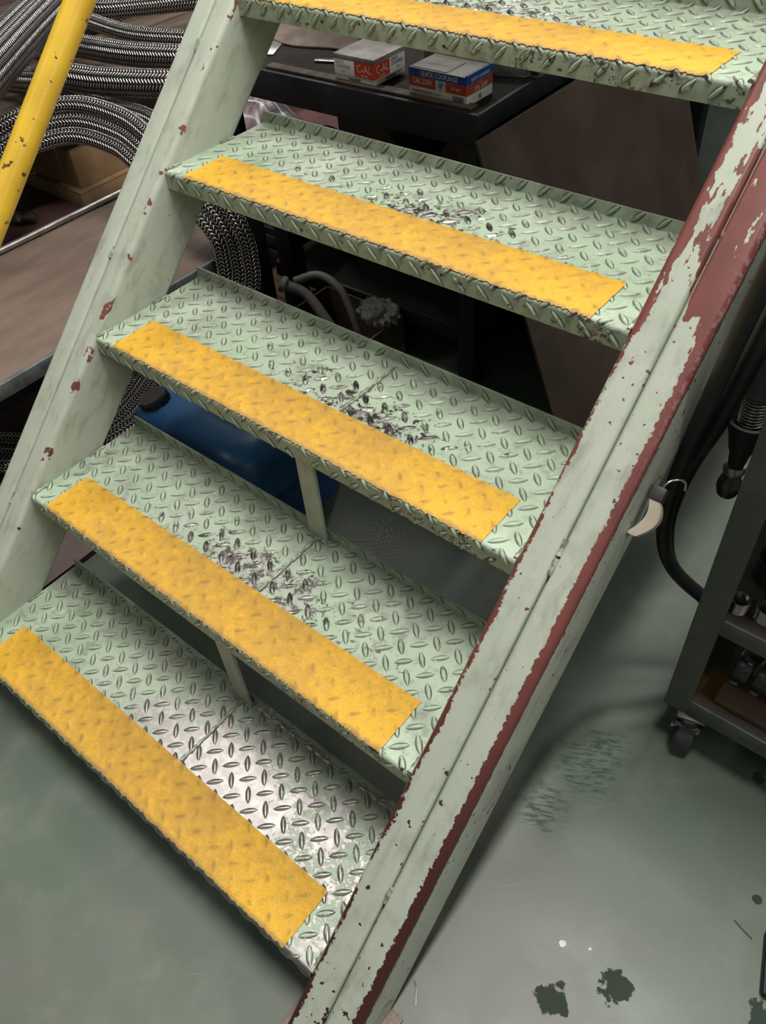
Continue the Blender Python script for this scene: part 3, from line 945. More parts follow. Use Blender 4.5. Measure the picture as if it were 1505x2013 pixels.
for a, b in zip(rings[:-1], rings[1:]):
    n = len(a)
    for k in range(n): bm.faces.new((a[k], a[(k + 1) % n], b[(k + 1) % n], b[k]))
bm.faces.new(rings[0][::-1]); bm.faces.new(rings[-1])
from_bm('can_body', bm, M['blue'], jc, smooth=True)
capo = lathe('screw_cap', [(0, 0.0), (0.030, 0.0), (0.031, 0.002), (0.031, 0.030), (0.028, 0.034), (0.0, 0.034)], M['cap'], jc, (-0.116, -0.090, 0.240), (0.22, -0.24, 0), seg=40)
for k in range(20):
    a = 2 * PI * k / 20
    box('grip_rib', (0.0305, -0.0016, 0.003), (0.033, 0.0016, 0.029), M['cap'], capo, rot=(0, 0, a))
hpts = [(-0.07, 0.0, 0.255), (-0.055, 0.0, 0.285), (0.0, 0.0, 0.300), (0.07, 0.0, 0.295), (0.12, 0.0, 0.255)]
sweep('handle', catmull(hpts, 8), 0.016, M['blue'], jc, seg=16)
def embossed(xa, xb, za, zb):
    loop = [(x + (xa + xb) / 2, z + (za + zb) / 2) for x, z in rrect((xb - xa) / 2, (zb - za) / 2, 0.02)]
    pts = [Vector((x, -0.1455, z)) for x, z in loop]; pts.append(pts[0].copy())
    sweep('embossed_line', pts, 0.0022, M['blue'], jc, seg=8, cap=False)
embossed(-0.02, 0.13, 0.135, 0.195)
embossed(-0.12, 0.14, 0.03, 0.09)

# ------------------------------------------------------------------ dark work table with boxes
tbz = 0.68
ta = thing('work_table', 'dark steel work table with oily board top behind the stairs', 'table', (-0.2, 1.5, 0.0), 0.03)
TO = Vector((-0.2, 1.5, 0.0))
TROT = Matrix.Rotation(0.0, 3, 'Z')
xl, xr, yf, yb = -0.50, 0.265, 1.205, 1.80
ta.rotation_euler = (0, 0, 0.03)
def tl(p):  # table frame: built square, placed with the yaw of its root about the front right corner
    return Vector(p) - TO
cr = Vector((0.262, 1.212, 0.0))
rot3 = Matrix.Rotation(0.03, 3, 'Z')
ta.location = cr + rot3 @ (TO - Vector((xr, yf, 0)))
def tbox(name, lo, hi, mat, bev=0.0): return box(name, tuple(tl(lo)), tuple(tl(hi)), mat, ta, bev)
tbox('table_top', (xl + 0.012, yf + 0.012, tbz - 0.012), (xr - 0.012, yb - 0.012, tbz), M['tabletop'], 0.001)
tbox('front_rail', (xl, yf, tbz - 0.062), (xr, yf + 0.010, tbz + 0.001), M['black'], 0.001)
tbox('back_rail', (xl, yb - 0.010, tbz - 0.062), (xr, yb, tbz + 0.001), M['black'], 0.001)
tbox('side_rail', (xr - 0.010, yf + 0.01, tbz - 0.062), (xr, yb - 0.01, tbz + 0.001), M['black'], 0.001)
tbox('side_rail', (xl, yf + 0.01, tbz - 0.062), (xl + 0.010, yb - 0.01, tbz + 0.001), M['black'], 0.001)
for lx, ly in ((xr - 0.047, yf + 0.002), (xr - 0.047, yb - 0.047), (xl + 0.012, yf + 0.002), (xl + 0.002, yb - 0.047)):
    tbox('leg', (lx, ly, 0.0 if lx > -0.1 else 0.012), (lx + 0.045, ly + 0.045, tbz - 0.014), M['black'], 0.002)
tbox('lower_shelf', (xl + 0.07, yf + 0.06, 0.135), (xr - 0.02, yb - 0.02, 0.150), M['tabletop'], 0.001)
tbox('shelf_rail', (xl + 0.07, yf + 0.05, 0.115), (xr - 0.02, yf + 0.06, 0.155), M['black'], 0.001)
tbox('shelf_post', (xl + 0.14, yf + 0.001, 0.012), (xl + 0.195, yf + 0.048, 0.44), M['black'], 0.002)

def wood_strip():
    o = box('wood_offcut', (-0.29, -0.004, 0), (0.255, 0.022, 0.006), M['wood2'], None, 0.001, loc=(-0.02, 1.222, tbz + 0.0), rot=(0, 0, 0.03))
    return tag(o, 'thin brown wood strip along the front edge of the table', 'wood strip')
wood_strip()
TZ = tbz + 0.0065

def on_face(root, me, mat, name, x, z, face, dx, dy, off=0.0006):
    """put flat print on the front (-Y) or right (+X) face of a box; x, z measured on the face from its centre"""
    if face == 'front':
        o = link(name, me, mat, root, (x, -dy - off, z), (PI / 2, 0, 0))
    else:
        o = link(name, me, mat, root, (dx + off, x, z), (PI / 2, 0, PI / 2))
    return o
def panel(root, w, h, mat, name, x, z, face, dx, dy, off=0.0004):
    me = bpy.data.meshes.new(name)
    me.from_pydata([(-w / 2, -h / 2, 0), (w / 2, -h / 2, 0), (w / 2, h / 2, 0), (-w / 2, h / 2, 0)], [], [(0, 1, 2, 3)])
    return on_face(root, me, mat, name, x, z, face, dx, dy, off)
def logo(root, x, z, rad, face, dx, dy, mat):
    verts, faces = [], []
    n = 28
    for k in range(n):
        a = 2 * PI * k / n
        verts += [(rad * math.cos(a), rad * math.sin(a), 0), (rad * 0.86 * math.cos(a), rad * 0.86 * math.sin(a), 0)]
    for k in range(n):
        a, b = 2 * k, 2 * ((k + 1) % n)
        faces.append((a, b, b + 1, a + 1))
    def bar(x0, y0, x1, y1, w):
        b = len(verts)
        verts.extend([((x0 - w) * rad, y0 * rad, 0), ((x0 + w) * rad, y0 * rad, 0), ((x1 + w) * rad, y1 * rad, 0), ((x1 - w) * rad, y1 * rad, 0)])
        faces.append((b, b + 1, b + 2, b + 3))
    bar(-0.50, -0.60, -0.15, 0.62, 0.12); bar(-0.10, 0.62, 0.12, -0.62, 0.13); bar(0.15, -0.62, 0.52, 0.62, 0.12)
    me = bpy.data.meshes.new('logo'); me.from_pydata(verts, [], faces)
    on_face(root, me, mat, 'logo', x, z, face, dx, dy, 0.0010)

# smaller box
b1 = thing('coupling_box', 'white square carton with red panel printed C-AL on the table', 'box', (-0.0585, 1.2765, TZ), 0.012, 'printed coupling cartons')
dx, dy, hz = 0.0545, 0.051, 0.049
box('carton_body', (-dx, -dy, 0), (dx, dy, hz - 0.009), M['paper'], b1, 0.0008)
box('lid', (-dx - 0.0006, -dy - 0.0006, hz - 0.009), (dx + 0.0006, dy + 0.0006, hz), M['greylid'], b1, 0.0010)
for face, w, sgn in (('front', dx, 1), ('side', dy, -1)):
    # the red block sits at the shared corner of the two faces
    rw = w * 0.98
    panel(b1, rw, 0.0285, M['redprint'], 'red_panel', sgn * (w - rw / 2), 0.0255, face, dx, dy)
    on_face(b1, text_mesh('C-AL', 0.0215, 'CENTER', 0.86), M['white'], 'lettering', sgn * (w - rw / 2), 0.0275, face, dx, dy, 0.0009)
    on_face(b1, text_mesh('20-PM', 0.0070, 'CENTER', 1.0), M['white'], 'lettering', sgn * (w - rw / 2), 0.0150, face, dx, dy, 0.0009)
    on_face(b1, text_mesh('QUICK\nCOUPLINGS', 0.0098, 'LEFT', 0.72), M['inkgrey'], 'lettering', (-w + 0.006) if sgn > 0 else (-w + rw + -0.0 + 0.001 if False else 0.004), 0.031, face, dx, dy, 0.0009)
    on_face(b1, text_mesh('20pcs', 0.0050, 'CENTER', 1.0), M['inkgrey'], 'lettering', -sgn * w * 0.55, 0.0175, face, dx, dy, 0.0009)
    on_face(b1, text_mesh('NAGAHORI', 0.0072, 'CENTER', 0.85, 0.00025), M['ink'], 'lettering', 0.0, 0.0048, face, dx, dy, 0.0009)
    for zz in (0.0010, 0.0085, 0.0100):
        panel(b1, 2 * w * 0.99, 0.0004, M['inkgrey'], 'printed_line', 0.0, zz, face, dx, dy, 0.0006)

# larger box
b2 = thing('coupling_carton', 'blue, red and white carton printed CAL 23SH on the table', 'box', (0.1475, 1.2815, tbz + 0.0005), 0.0, 'printed coupling cartons')
dx, dy, hz = 0.0705, 0.0435, 0.0525
box('carton_body', (-dx, -dy, 0), (dx, dy, hz - 0.002), M['paper'], b2, 0.0008)
box('lid', (-dx, -dy, hz - 0.002), (dx, dy, hz), M['greylid'], b2, 0.0008)
box('lid_flap', (-dx + 0.004, -dy + 0.004, hz), (0.02, dy - 0.02, hz + 0.0012), M['greylid'], b2)
box('lid_edge', (dx - 0.004, -dy, hz - 0.001), (dx + 0.0005, dy, hz + 0.003), M['blueprint'], b2)
for face, w in (('front', dx), ('side', dy)):
    panel(b2, 2 * w, 0.0145, M['blueprint'], 'blue_band', 0, hz - 0.0073, face, dx, dy)
    on_face(b2, text_mesh('QUICK COUPLINGS', 0.0125 if face == 'front' else 0.0085, 'CENTER', 0.80, 0.0002), M['white'], 'lettering', 0.004 if face == 'front' else 0, hz - 0.0075, face, dx, dy, 0.0009)
    panel(b2, 2 * w, 0.0185, M['redprint2'], 'red_band', 0, hz - 0.0240, face, dx, dy)
panel(b2, 0.0235, 0.0185, M['white'], 'logo_patch', 0.008, hz - 0.0240, 'front', dx, dy, 0.0007)
logo(b2, 0.008, hz - 0.0235, 0.0082, 'front', dx, dy, M['blueprint'])
on_face(b2, text_mesh('CAL 23SH', 0.0132, 'CENTER', 0.82, 0.0002), M['white'], 'lettering', -0.037, hz - 0.0222, 'front', dx, dy, 0.0009)
on_face(b2, text_mesh('AL type', 0.0075, 'CENTER', 0.9, 0.0001), M['white'], 'lettering', 0.045, hz - 0.0235, 'front', dx, dy, 0.0009)
on_face(b2, text_mesh('CAL 23SH', 0.0125, 'CENTER', 0.82, 0.0002), M['white'], 'lettering', 0.002, hz - 0.0265, 'side', dx, dy, 0.0009)
on_face(b2, text_mesh('AL type', 0.0042, 'CENTER', 0.9), M['white'], 'lettering', 0.002, hz - 0.0180, 'side', dx, dy, 0.0009)
on_face(b2, text_mesh('NAGAHORI INDUSTRY CO.,LTD.', 0.0062, 'CENTER', 0.80, 0.0001), M['ink'], 'lettering', -0.026, 0.0120, 'front', dx, dy, 0.0009)
logo(b2, 0.0, 0.0085, 0.0050, 'side', dx, dy, M['inkgrey'])
vb, fb_ = [], []
xx = -0.013
while xx < 0.013:
    w = random.choice((0.0006, 0.0010, 0.0014)); b = len(vb)
    vb += [(xx, -0.007, 0), (xx + w, -0.007, 0), (xx + w, 0.007, 0), (xx, 0.007, 0)]; fb_.append((b, b + 1, b + 2, b + 3))
    xx += w + random.choice((0.0007, 0.0010))
me = bpy.data.meshes.new('barcode'); me.from_pydata(vb, [], fb_)
on_face(b2, me, M['ink'], 'barcode', 0.050, 0.0095, 'front', dx, dy, 0.0009)
on_top = link('lettering', text_mesh('NAGAHORI INDUSTRY CO.,LTD.', 0.006, 'CENTER', 0.9), M['inkgrey'], b2, (-0.012, -0.012, hz + 0.0018), (0, 0, 0))

# cloth, blue can, rods and jar behind the boxes
def cloth():
    bm = bmesh.new()
    nx, ny = 26, 20
    g = [[None] * (ny + 1) for _ in range(nx + 1)]
    for i in range(nx + 1):
        for j in range(ny + 1):
            u, v = i / nx, j / ny
            z = 0.004 + 0.035 * (math.sin(u * 7.0 + v * 3) * 0.5 + 0.5) * (math.sin(v * 6 + u * 5) * 0.5 + 0.5) * min(1, 6 * u, 6 * (1 - u)) * min(1, 6 * v, 6 * (1 - v))
            z += 0.010 * abs(math.sin(u * 19 + v * 11)) * min(1, 5 * v) * min(1, 5 * (1 - u))
            g[i][j] = bm.verts.new((-0.17 + 0.34 * u + 0.02 * math.sin(v * 9), -0.11 + 0.24 * v + 0.015 * math.sin(u * 8), z))
    for i in range(nx):
        for j in range(ny): bm.faces.new((g[i][j], g[i + 1][j], g[i + 1][j + 1], g[i][j + 1]))
    r = bmesh.ops.extrude_face_region(bm, geom=list(bm.faces))
    for v in [q for q in r['geom'] if isinstance(q, bmesh.types.BMVert)]: v.co.z -= 0.003
    o = from_bm('crumpled_cloth', bm, M['cloth'], None, (-0.40, 1.47, tbz + 0.001), None, True)
    return tag(o, 'crumpled dusty pinkish cloth on the table behind the left stringer', 'cloth')
cloth()
sh = box('steel_sheet', (-0.07, -0.05, 0), (0.07, 0.05, 0.003), M['tube'], None, 0.0008, loc=(-0.44, 1.29, tbz + 0.0005), rot=(0, 0, 0.5))
tag(sh, 'small flat grey sheet at the left end of the table', 'sheet')
bc = thing('blue_canister', 'dark blue round canister standing behind the square carton', 'canister', (-0.21, 1.46, tbz))
lathe('canister_body', [(0, 0), (0.026, 0), (0.028, 0.003), (0.028, 0.085), (0.026, 0.088), (0, 0.088)], M['blueprint'], bc)
lathe('canister_lid', [(0, 0.088), (0.024, 0.088), (0.025, 0.092), (0.025, 0.104), (0, 0.106)], M['cap'], bc)
for q, (dy_, ml) in enumerate(((0.0, 'darksteel'), (-0.008, 'steel'))):
    a = Vector((-0.235, 1.30 + dy_, tbz + 0.0035)); b = Vector((-0.10, 1.345 + dy_, tbz + 0.0035))
    rd = sweep('steel_rod', [a.lerp(b, k / 4) for k in range(5)], 0.0028, M[ml], None, seg=12, origin=tuple(a.lerp(b, 0.5)))
    tag(rd, ('bright' if q else 'dark') + ' thin steel rod poking out behind the square carton', 'rod')
jar = thing('glass_jar', 'small clear jar lying behind the larger printed carton', 'jar', (0.20, 1.42, tbz))
lathe('jar_body', [(0.0, -0.05), (0.018, -0.05), (0.020, -0.046), (0.020, 0.03), (0.014, 0.04), (0.014, 0.048)], M['film'], jar, (0, 0, 0.0205), (0, PI / 2, 0.3))
lathe('jar_lid', [(0, 0.046), (0.0155, 0.046), (0.0155, 0.060), (0, 0.061)], M['steel'], jar, (0, 0, 0.0205), (0, PI / 2, 0.3))
carton('brown_tray', (-0.01, 1.40, tbz), (0.15, 1.52, tbz + 0.06), M['carton_d'], 'brown carton behind the two printed boxes', flap=True)

# stuff under the table
def parcel():
    nx, ny = 30, 18
    verts, faces, uvs = [], [], []
    for i in range(nx + 1):
        for j in range(ny + 1):
            u, v = i / nx, j / ny
            a = v * PI
            z = 0.335 * math.sin(a) ** 0.6 * (0.80 + 0.10 * math.sin(u * 6)) + 0.006 * math.sin(u * 23 + v * 9)
            y = -0.14 * math.cos(a) + 0.008 * math.sin(u * 17)
            verts.append((-0.20 + 0.40 * u + 0.01 * math.sin(v * 8), y, max(0.0, z)))
    W = ny + 1
    for i in range(nx):
        for j in range(ny):
            q = i * W + j
            faces.append((q, q + W, q + W + 1, q + 1))
            uvs += [(i / nx, j / ny), ((i + 1) / nx, j / ny), ((i + 1) / nx, (j + 1) / ny), (i / nx, (j + 1) / ny)]
    me = bpy.data.meshes.new('wrapped_parcel')
    me.from_pydata(verts, [], faces)
    ul = me.uv_layers.new(name='UVMap')
    for i, q in enumerate(uvs): ul.data[i].uv = q
    shade(me, 60)
    o = link('wrapped_parcel', me, M['grid'], None, (-0.68, 1.54, 0.15))
    return tag(o, 'parcel wrapped in clear film with white grid lines, left under the table', 'parcel')
par = parcel()
sk = thing('stacked_crate', 'dark crate under the film wrapped parcel', 'crate', (-0.77, 1.54, 0.012))
box('crate_body', (-0.20, -0.16, 0), (0.26, 0.16, 0.137), M['black'], sk, 0.003)
for zz in (0.04, 0.085): box('slat', (-0.200, -0.165, zz), (0.26, -0.16, zz + 0.03), M['wood2'], sk, 0.001)

def flapboard(name, pts, mat, label, th=0.004):
    bm = bmesh.new()
    P = [Vector(p) for p in pts]
    n = (P[1] - P[0]).cross(P[2] - P[0]).normalized() * th
    A = [bm.verts.new(p) for p in P]; B = [bm.verts.new(p + n) for p in P]
    k = len(P)
    bm.faces.new(A); bm.faces.new(B[::-1])
    for i in range(k): bm.faces.new((A[i], B[i], B[(i + 1) % k], A[(i + 1) % k]))
    o = from_bm(name, bm, mat)
    c = sum(P, Vector()) / k
    for v in o.data.vertices: v.co -= c
    o.location = c
    return tag(o, label, 'cardboard')
flapboard('cardboard_flap', [(-0.36, 1.42, 0.155), (-0.10, 1.42, 0.155), (-0.13, 1.46, 0.44), (-0.20, 1.46, 0.505), (-0.30, 1.46, 0.46)], M['carton_d'], 'torn brown cardboard sheet standing on the lower table shelf')
flapboard('cardboard_flap', [(-0.08, 1.50, 0.155), (0.16, 1.44, 0.155), (0.12, 1.47, 0.40), (0.0, 1.52, 0.49), (-0.06, 1.53, 0.44)], M['carton_d'], 'dark cardboard sheet leaning on the lower shelf near the table leg')
flapboard('cardboard_flap', [(-0.53, 1.275, 0.013), (-0.43, 1.275, 0.013), (-0.40, 1.33, 0.15), (-0.47, 1.33, 0.18)], M['carton'], 'tan cardboard piece between the two left table legs')
oc = thing('open_carton', 'brown open carton on the floor under the table holding a grey hose', 'box', (-0.125, 1.165, 0.0))
hx, hy, hz = 0.13, 0.085, 0.145
for nm, lo, hi in (('side', (-hx, -hy, 0.004), (hx, -hy + 0.004, hz)), ('side', (-hx, hy - 0.004, 0.004), (hx, hy, hz)), ('side', (-hx, -hy + 0.004, 0.004), (-hx + 0.004, hy - 0.004, hz)), ('side', (hx - 0.004, -hy + 0.004, 0.004), (hx, hy - 0.004, hz)), ('bottom', (-hx, -hy, 0.0), (hx, hy, 0.004))):
    box(nm, lo, hi, M['carton_d'], oc)
oc.location = (-0.105, 1.155, 0.0)
vh = thing('vacuum_hose', 'grey ribbed plastic hose with cuff sticking out of the open carton', 'hose', (-0.17, 1.165, 0.15))
VO = Vector((-0.17, 1.165, 0.15))
vp = catmull([Vector(p) - VO for p in ((-0.245, 1.10, 0.215), (-0.20, 1.125, 0.19), (-0.15, 1.13, 0.14), (-0.11, 1.135, 0.08), (-0.09, 1.14, 0.03))], 14)
sweep('ribbed_hose', vp, lambda i, a: 0.0125 + 0.0014 * (i % 2), M['grey_hose'], vh, seg=20)
lathe('cuff', [(0.012, -0.002), (0.020, 0.0), (0.021, 0.012), (0.015, 0.018), (0.012, 0.018)], M['grey_hose'], vh, tuple(Vector((-0.253, 1.095, 0.219)) - VO), ((vp[1] - vp[0]).normalized()).to_track_quat('Z', 'Y').to_euler(), closed=True)
vq = catmull([Vector(p) - VO for p in ((-0.24, 1.13, 0.212), (-0.19, 1.17, 0.225), (-0.13, 1.18, 0.20), (-0.09, 1.175, 0.14), (-0.06, 1.17, 0.06))], 12)
sweep('flat_hose', vq, 0.010, M['grey_hose'], vh, seg=18)
def bag():
    bm = bmesh.new()
    bmesh.ops.create_icosphere(bm, subdivisions=4, radius=1.0)
    for v in bm.verts:
        d = v.co.normalized()
        k = 1 + 0.22 * math.sin(d.x * 9 + d.y * 5) * math.sin(d.z * 8 + d.x * 4) + 0.1 * math.sin(d.y * 17 + d.x * 11)
        v.co = Vector((d.x * 0.055 * k, d.y * 0.04 * k, d.z * 0.028 * k))
    o = from_bm('plastic_bag', bm, M['film'], None, (-0.012, 1.19, 0.168), None, True)
    return tag(o, 'crinkled clear plastic bag on top of the open carton', 'bag')
bag()

# brown hardboard leaning on the right side of the table
lb = bmesh.new()
ty0, ty1 = 1.15, 1.975
top, botm = Vector((0.297, 0, 0.66)), Vector((0.557, 0, 0.0))
nv = Vector((0.66, 0, 0.26)).normalized() * 0.006
vv = []
for off in (Vector((0, 0, 0)), nv):
    for y, p in ((ty0, botm), (ty1, botm), (ty1, top), (ty0, top)):
        vv.append(lb.verts.new(p + off + Vector((0, y, 0))))
for f in ((0, 1, 2, 3), (7, 6, 5, 4), (0, 4, 5, 1), (1, 5, 6, 2), (2, 6, 7, 3), (3, 7, 4, 0)): lb.faces.new([vv[i] for i in f])
hb_ = from_bm('hardboard_panel', lb, M['board'])
for v in hb_.data.vertices: v.co -= Vector((0.43, 1.56, 0.0))
hb_.location = (0.43, 1.56, 0.0)
tag(hb_, 'large brown hardboard sheet leaning against the work table', 'board')

cb = thing('light_blocker', 'added dark block behind the work table, keeping light from under it', 'light blocker', (-0.22, 1.98, 0.0))  # added block that stops lamp light from behind reaching under the table
box('blocker_body', (-0.50, -0.13, 0.013), (0.48, 0.15, 1.0), M['black'], cb, 0.003)
for sx in (-0.49, 0.0): box('blocker_panel', (sx, -0.142, 0.06), (sx + 0.47, -0.131, 0.97), M['black'], cb, 0.002)
po = box('steel_post', (-0.02, -0.02, 0), (0.02, 0.02, 2.0), M['black'], None, 0.002, loc=(0.352, 2.10, 0.0))
tag(po, 'black square steel post in front of the grey green wall', 'post')

# ------------------------------------------------------------------ tool cart on the right
ct = thing('tool_cart', 'olive grey steel tool cart with shelves on castors at the right edge', 'cart', (1.25, 0.85, 0.0))
CTO = Vector((1.25, 0.85, 0.0))
cxa, cxb, cya, cyb = 1.028, 1.52, 0.648, 1.06
def cbox(name, lo, hi, mat, bev=0.0, parent=None):
    return box(name, tuple(Vector(lo) - CTO), tuple(Vector(hi) - CTO), mat, parent or ct, bev)
def angle_leg(x, y, sx, sy):
    L, t = 0.038, 0.0035
    prof = [(0, 0), (L * sx, 0), (L * sx, t * sy), (t * sx, t * sy), (t * sx, L * sy), (0, L * sy)]
    if sx * sy < 0: prof = prof[::-1]
    return prism('leg', prof, 1, M['cart'], ct, tuple(Vector((x, y, 0)) - CTO), None, 'Z', ends=lambda q: (0.100, 0.92))
angle_leg(cxa, cya, 1, 1); angle_leg(cxb, cya, -1, 1); angle_leg(cxa, cyb, 1, -1); angle_leg(cxb, cyb, -1, -1)
def shelf(z, lip, mat):
    # tray: floor plus four lips
    t = 0.002
    xa, xb, ya, yb_ = cxa + 0.004, cxb - 0.004, cya + 0.004, cyb - 0.004
    s = box('shelf', (0, 0, 0), (xb - xa, yb_ - ya, t), mat, ct, 0.0, tuple(Vector((xa, ya, z)) - CTO))
    for lo, hi in (((0.034, -0.0045, -lip + 0.004), (xb - xa - 0.034, -0.0005, 0.006)), ((0.034, yb_ - ya + 0.0005, -lip + 0.004), (xb - xa - 0.034, yb_ - ya + 0.0045, 0.006)), ((-0.0045, 0.034, -lip + 0.004), (-0.0005, yb_ - ya - 0.034, 0.006)), ((xb - xa + 0.0005, 0.034, -lip + 0.004), (xb - xa + 0.0045, yb_ - ya - 0.034, 0.006))):
        box('shelf_lip', lo, hi, M['cart'], s, 0.0008)
    return s
shelf(0.132, 0.034, M['rust'])
shelf(0.345, 0.030, M['tray'])
shelf(0.585, 0.034, M['tray'])
shelf(0.90, 0.03, M['tray'])
def caster(x, y, rz):
    c = box('caster', (-0.020, -0.010, 0.094), (0.024, 0.030, 0.099), M['cart'], ct, 0.001, tuple(Vector((x, y, 0)) - CTO), (0, 0, rz))
    lathe('swivel', [(0.0, 0.080), (0.014, 0.080), (0.016, 0.084), (0.014, 0.094), (0, 0.094)], M['darksteel'], c)
    w = lathe('wheel', [(0.006, -0.013), (0.028, -0.015), (0.034, -0.0145), (0.038, -0.010), (0.038, 0.010), (0.034, 0.0145), (0.028, 0.015), (0.006, 0.013)], M['wheel'], c, (0.0, 0.012, 0.038), (0, PI / 2, 0), seg=40, closed=True)
    for sx in (-1, 1):
        prism('fork', [(-0.012, 0.0), (0.024, -0.052), (0.032, -0.052), (0.032, -0.036), (0.016, 0.0)], 0.0025, M['darksteel'], c, (sx * 0.0180 - 0.00125, -0.006, 0.082), None, 'X')
    box('fork_bridge', (-0.019, -0.016, 0.0795), (0.019, 0.010, 0.0825), M['darksteel'], c)
    lathe('axle', [(0, -0.022), (0.005, -0.022), (0.005, -0.018), (0.003, -0.018), (0.003, 0.018), (0.005, 0.018), (0.005, 0.022), (0, 0.022)], M['steel'], c, (0.0, 0.012, 0.036), (0, PI / 2, 0), seg=16)
    return c
caster(cxa + 0.045, cya + 0.004, 0.25); caster(cxb - 0.04, cya + 0.03, 0.4); caster(cxa + 0.05, cyb - 0.04, -0.3); caster(cxb - 0.04, cyb - 0.04, 0.1)

def threaded_ring(x, y, z, R, h, label):
    prof = []
    n = 18
    for i in range(n + 1):
        prof.append((R - 0.0005 + 0.0008 * (i % 2), h * i / n))
    inner = [(R * 0.86 + 0.0005 * (i % 2), h * (1 - i / n)) for i in range(n + 1)]
    o = lathe('threaded_ring', prof + inner, M['steel'], None, (x, y, z), None, 40, closed=True)
    return tag(o, label, 'ring', 'threaded rings on the cart shelf')
threaded_ring(1.071, 0.682, 0.347, 0.0135, 0.022, 'shiny threaded steel ring at the left of the cart middle shelf')
threaded_ring(1.107, 0.688, 0.347, 0.0150, 0.024, 'threaded steel ring at the right photo edge on the middle shelf')
cy = thing('steel_socket', 'steel cylinder with black top on the cart middle shelf', 'socket', (1.082, 0.760, 0.3475))
lathe('socket_body', [(0, 0), (0.020, 0), (0.021, 0.002), (0.020, 0.035), (0.017, 0.038), (0, 0.038)], M['tray'], cy)
lathe('socket_head', [(0, 0.038), (0.019, 0.038), (0.020, 0.041), (0.019, 0.062), (0.015, 0.065), (0.011, 0.065), (0.011, 0.05), (0, 0.05)], M['rubber'], cy)
wbk = box('wooden_block', (0, 0, 0), (0.30, 0.135, 0.014), M['carton_d'], None, 0.002, loc=(1.092, 0.668, 0.1345))
tag(wbk, 'dark reddish wooden board on the cart bottom shelf', 'board')
for i, (lab) in enumerate(('leftmost black ring clamp on the cart bottom shelf', 'second black ring clamp from the left on the bottom shelf', 'third black ring clamp, cut by the right photo edge', 'fourth black ring clamp, farthest right on the bottom shelf')):
    cl = thing('ring_clamp', lab, 'clamp', (1.109 + 0.031 * i, 0.728, 0.148), 0.0, 'ring clamps on the cart')
    lathe('clamp_ring', [(0.020, -0.012), (0.029, -0.012), (0.030, -0.010), (0.030, 0.010), (0.029, 0.012), (0.020, 0.012)], M['darksteel'], cl, (0, 0, 0.0302), (0, PI / 2, 0), 36, True)
    for a in (2.2, 3.6, 0.6):
        ob = box('jaw', (-0.011, -0.006, 0.0285), (0.003, 0.006, 0.0345), M['darksteel'], cl, 0.001, loc=(0, 0, 0.0302), rot=(a, 0, 0))
    box('latch', (-0.004, -0.005, 0.029), (0.010, 0.005, 0.0335), M['tube'], cl, 0.001, loc=(0, 0, 0.0302), rot=(0.35, 0, 0))

# air tool hanging behind the cart leg
at = thing('air_tool', 'dark hanging air tool with spring neck behind the cart leg', 'tool', (0.99, 0.77, 0.40))
AO = Vector((0.99, 0.77, 0.40))
tdir = (Vector((0.992, 0.775, 0.86)) - Vector((0.992, 0.775, 0.40))).normalized()
def alathe(name, prof, mat, seg=32): return lathe(name, prof, mat, at, (0.0, 0.005, 0.0), None, seg)
alathe('tip', [(0, 0.05)] + [(0.010 + 0.006 * math.sin(PI * min(1, 0.1 + i / 14)) + 0.0006 * (i % 2), 0.05 + 0.003 * i) for i in range(14)] + [(0.012, 0.095)], M['darksteel'])
alathe('tip_collar', [(0.0, 0.092), (0.014, 0.092), (0.015, 0.097), (0.013, 0.106), (0.0, 0.106)], M['tube'])
alathe('cone', [(0, 0.105), (0.011, 0.105), (0.013, 0.125), (0.018, 0.140), (0.020, 0.152), (0.029, 0.182), (0.030, 0.186), (0.026, 0.187), (0.014, 0.17), (0, 0.17)], M['rubber'])
alathe('spring_core', [(0.0, 0.17), (0.011, 0.17), (0.011, 0.235), (0.0, 0.235)], M['rubber'])
hel = [Vector((0.0155 * math.cos(k * 0.5), 0.0155 * math.sin(k * 0.5) + 0.005, 0.178 + 0.0050 * k * 0.5 / (2 * PI) * 1.0)) for k in range(0, 135)]
sweep('spring', hel, 0.0017, M['tube'], at, seg=8)
alathe('body', [(0, 0.228), (0.024, 0.228), (0.027, 0.232), (0.024, 0.26), (0.023, 0.30), (0.016, 0.305), (0.015, 0.40), (0, 0.40)], M['cap'])
for dd in at.children: pass
# bracket it hangs from
bk = box('hanging_bracket', (-0.004, -0.004, 0.0), (0.06, 0.004, 0.012), M['cart'], at, 0.001, loc=(-0.004, 0.005, 0.392))

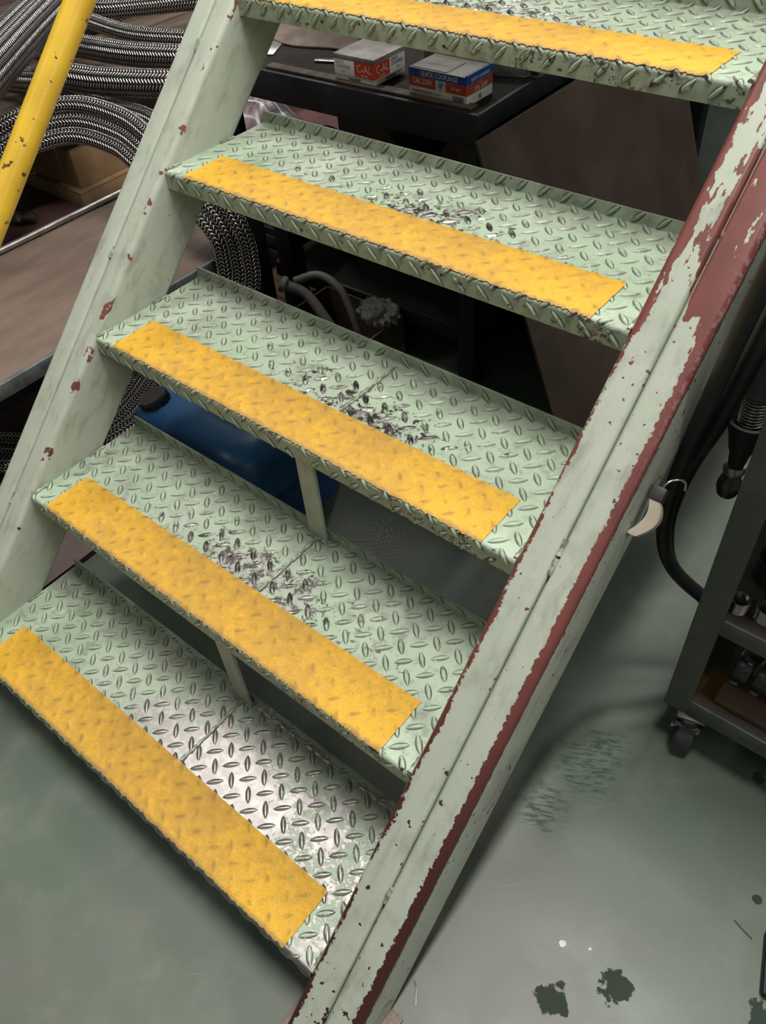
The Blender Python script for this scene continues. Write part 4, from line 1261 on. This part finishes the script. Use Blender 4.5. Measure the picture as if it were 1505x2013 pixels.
# thick black hose passing behind the right stringer
bh = sweep('black_hose', catmull([(1.30, 0.95, 0.16), (1.15, 0.86, 0.165), (1.050, 0.80, 0.188), (0.999, 0.77, 0.235), (0.953, 0.75, 0.29), (0.9350, 0.73, 0.367), (0.938, 0.70, 0.487), (0.950, 0.68, 0.59), (0.970, 0.65, 0.72), (0.987, 0.62, 0.821), (1.003, 0.595, 0.90), (1.03, 0.56, 1.0)], 10), 0.0105, M['rubber'], None, seg=24, origin=(0.95, 0.7, 0.5))
tag(bh, 'thick black rubber hose hanging behind the right stringer beside the cart', 'hose')
bh2 = sweep('black_hose', catmull([(1.30, 1.0, 0.149), (1.15, 0.90, 0.149), (1.046, 0.833, 0.153), (0.993, 0.801, 0.199), (0.945, 0.781, 0.256), (0.929, 0.762, 0.345), (0.932, 0.745, 0.43), (0.947, 0.724, 0.525), (0.971, 0.700, 0.625), (0.993, 0.667, 0.745), (1.009, 0.640, 0.835), (1.038, 0.602, 0.955)], 10), 0.0115, M['rubber'], None, seg=24, origin=(0.97, 0.74, 0.6))
tag(bh2, 'second black hose, behind the thick one next to the air tool', 'hose')

# foot of a stand at the lower right edge
ft = thing('stand_foot', 'dark steel stand foot cut off by the lower right photo edge', 'foot', (1.335, 0.425, 0.0))
box('foot_plate', (-0.030, -0.045, 0), (0.060, 0.045, 0.018), M['rubber'], ft, 0.006, rot=(0, 0, 0.3))
lathe('foot_bolt', [(0, 0.018), (0.012, 0.018), (0.012, 0.026), (0.006, 0.026), (0.006, 0.10), (0, 0.10)], M['darksteel'], ft, (0.018, 0.0, 0.0), None, 6)
box('foot_post', (0.0, -0.018, 0.09), (0.036, 0.018, 0.55), M['cart'], ft, 0.002)

# scraps on the floor
def scrap(name, pts, rad, mat, label, cat):
    o = sweep(name, catmull(pts, 6), rad, M[mat], None, seg=8, origin=pts[len(pts) // 2])
    return tag(o, label, cat)
scrap('wire_scrap', [(0.940, 0.098, 0.0012), (0.949, 0.092, 0.002), (0.957, 0.081, 0.0012), (0.962, 0.074, 0.001)], 0.0007, 'tube', 'thin wire scrap on the floor beside the stringer foot', 'wire')
scrap('wire_scrap', [(1.255, 0.446, 0.001), (1.270, 0.441, 0.0018), (1.285, 0.437, 0.001)], 0.0008, 'darksteel', 'short dark wire next to the stand foot', 'wire')
for (x, y, sz, lab) in ((1.079, 0.267, 0.006, 'largest pale paint flake on the green floor'), (1.113, 0.285, 0.0028, 'tiny pale flake right of the largest one')):
    bm = bmesh.new()
    n = 9
    ring = [bm.verts.new((sz * (0.7 + 0.3 * random.random()) * math.cos(2 * PI * k / n), sz * (0.7 + 0.3 * random.random()) * math.sin(2 * PI * k / n), 0.0006 + 0.0008 * random.random())) for k in range(n)]
    f = bm.faces.new(ring)
    r = bmesh.ops.extrude_face_region(bm, geom=[f])
    for v in [q for q in r['geom'] if isinstance(q, bmesh.types.BMVert)]: v.co.z -= 0.0006
    o = from_bm('paint_flake', bm, M['white'], None, (x, y, 0.0))
    tag(o, lab, 'flake', 'flakes on the floor')
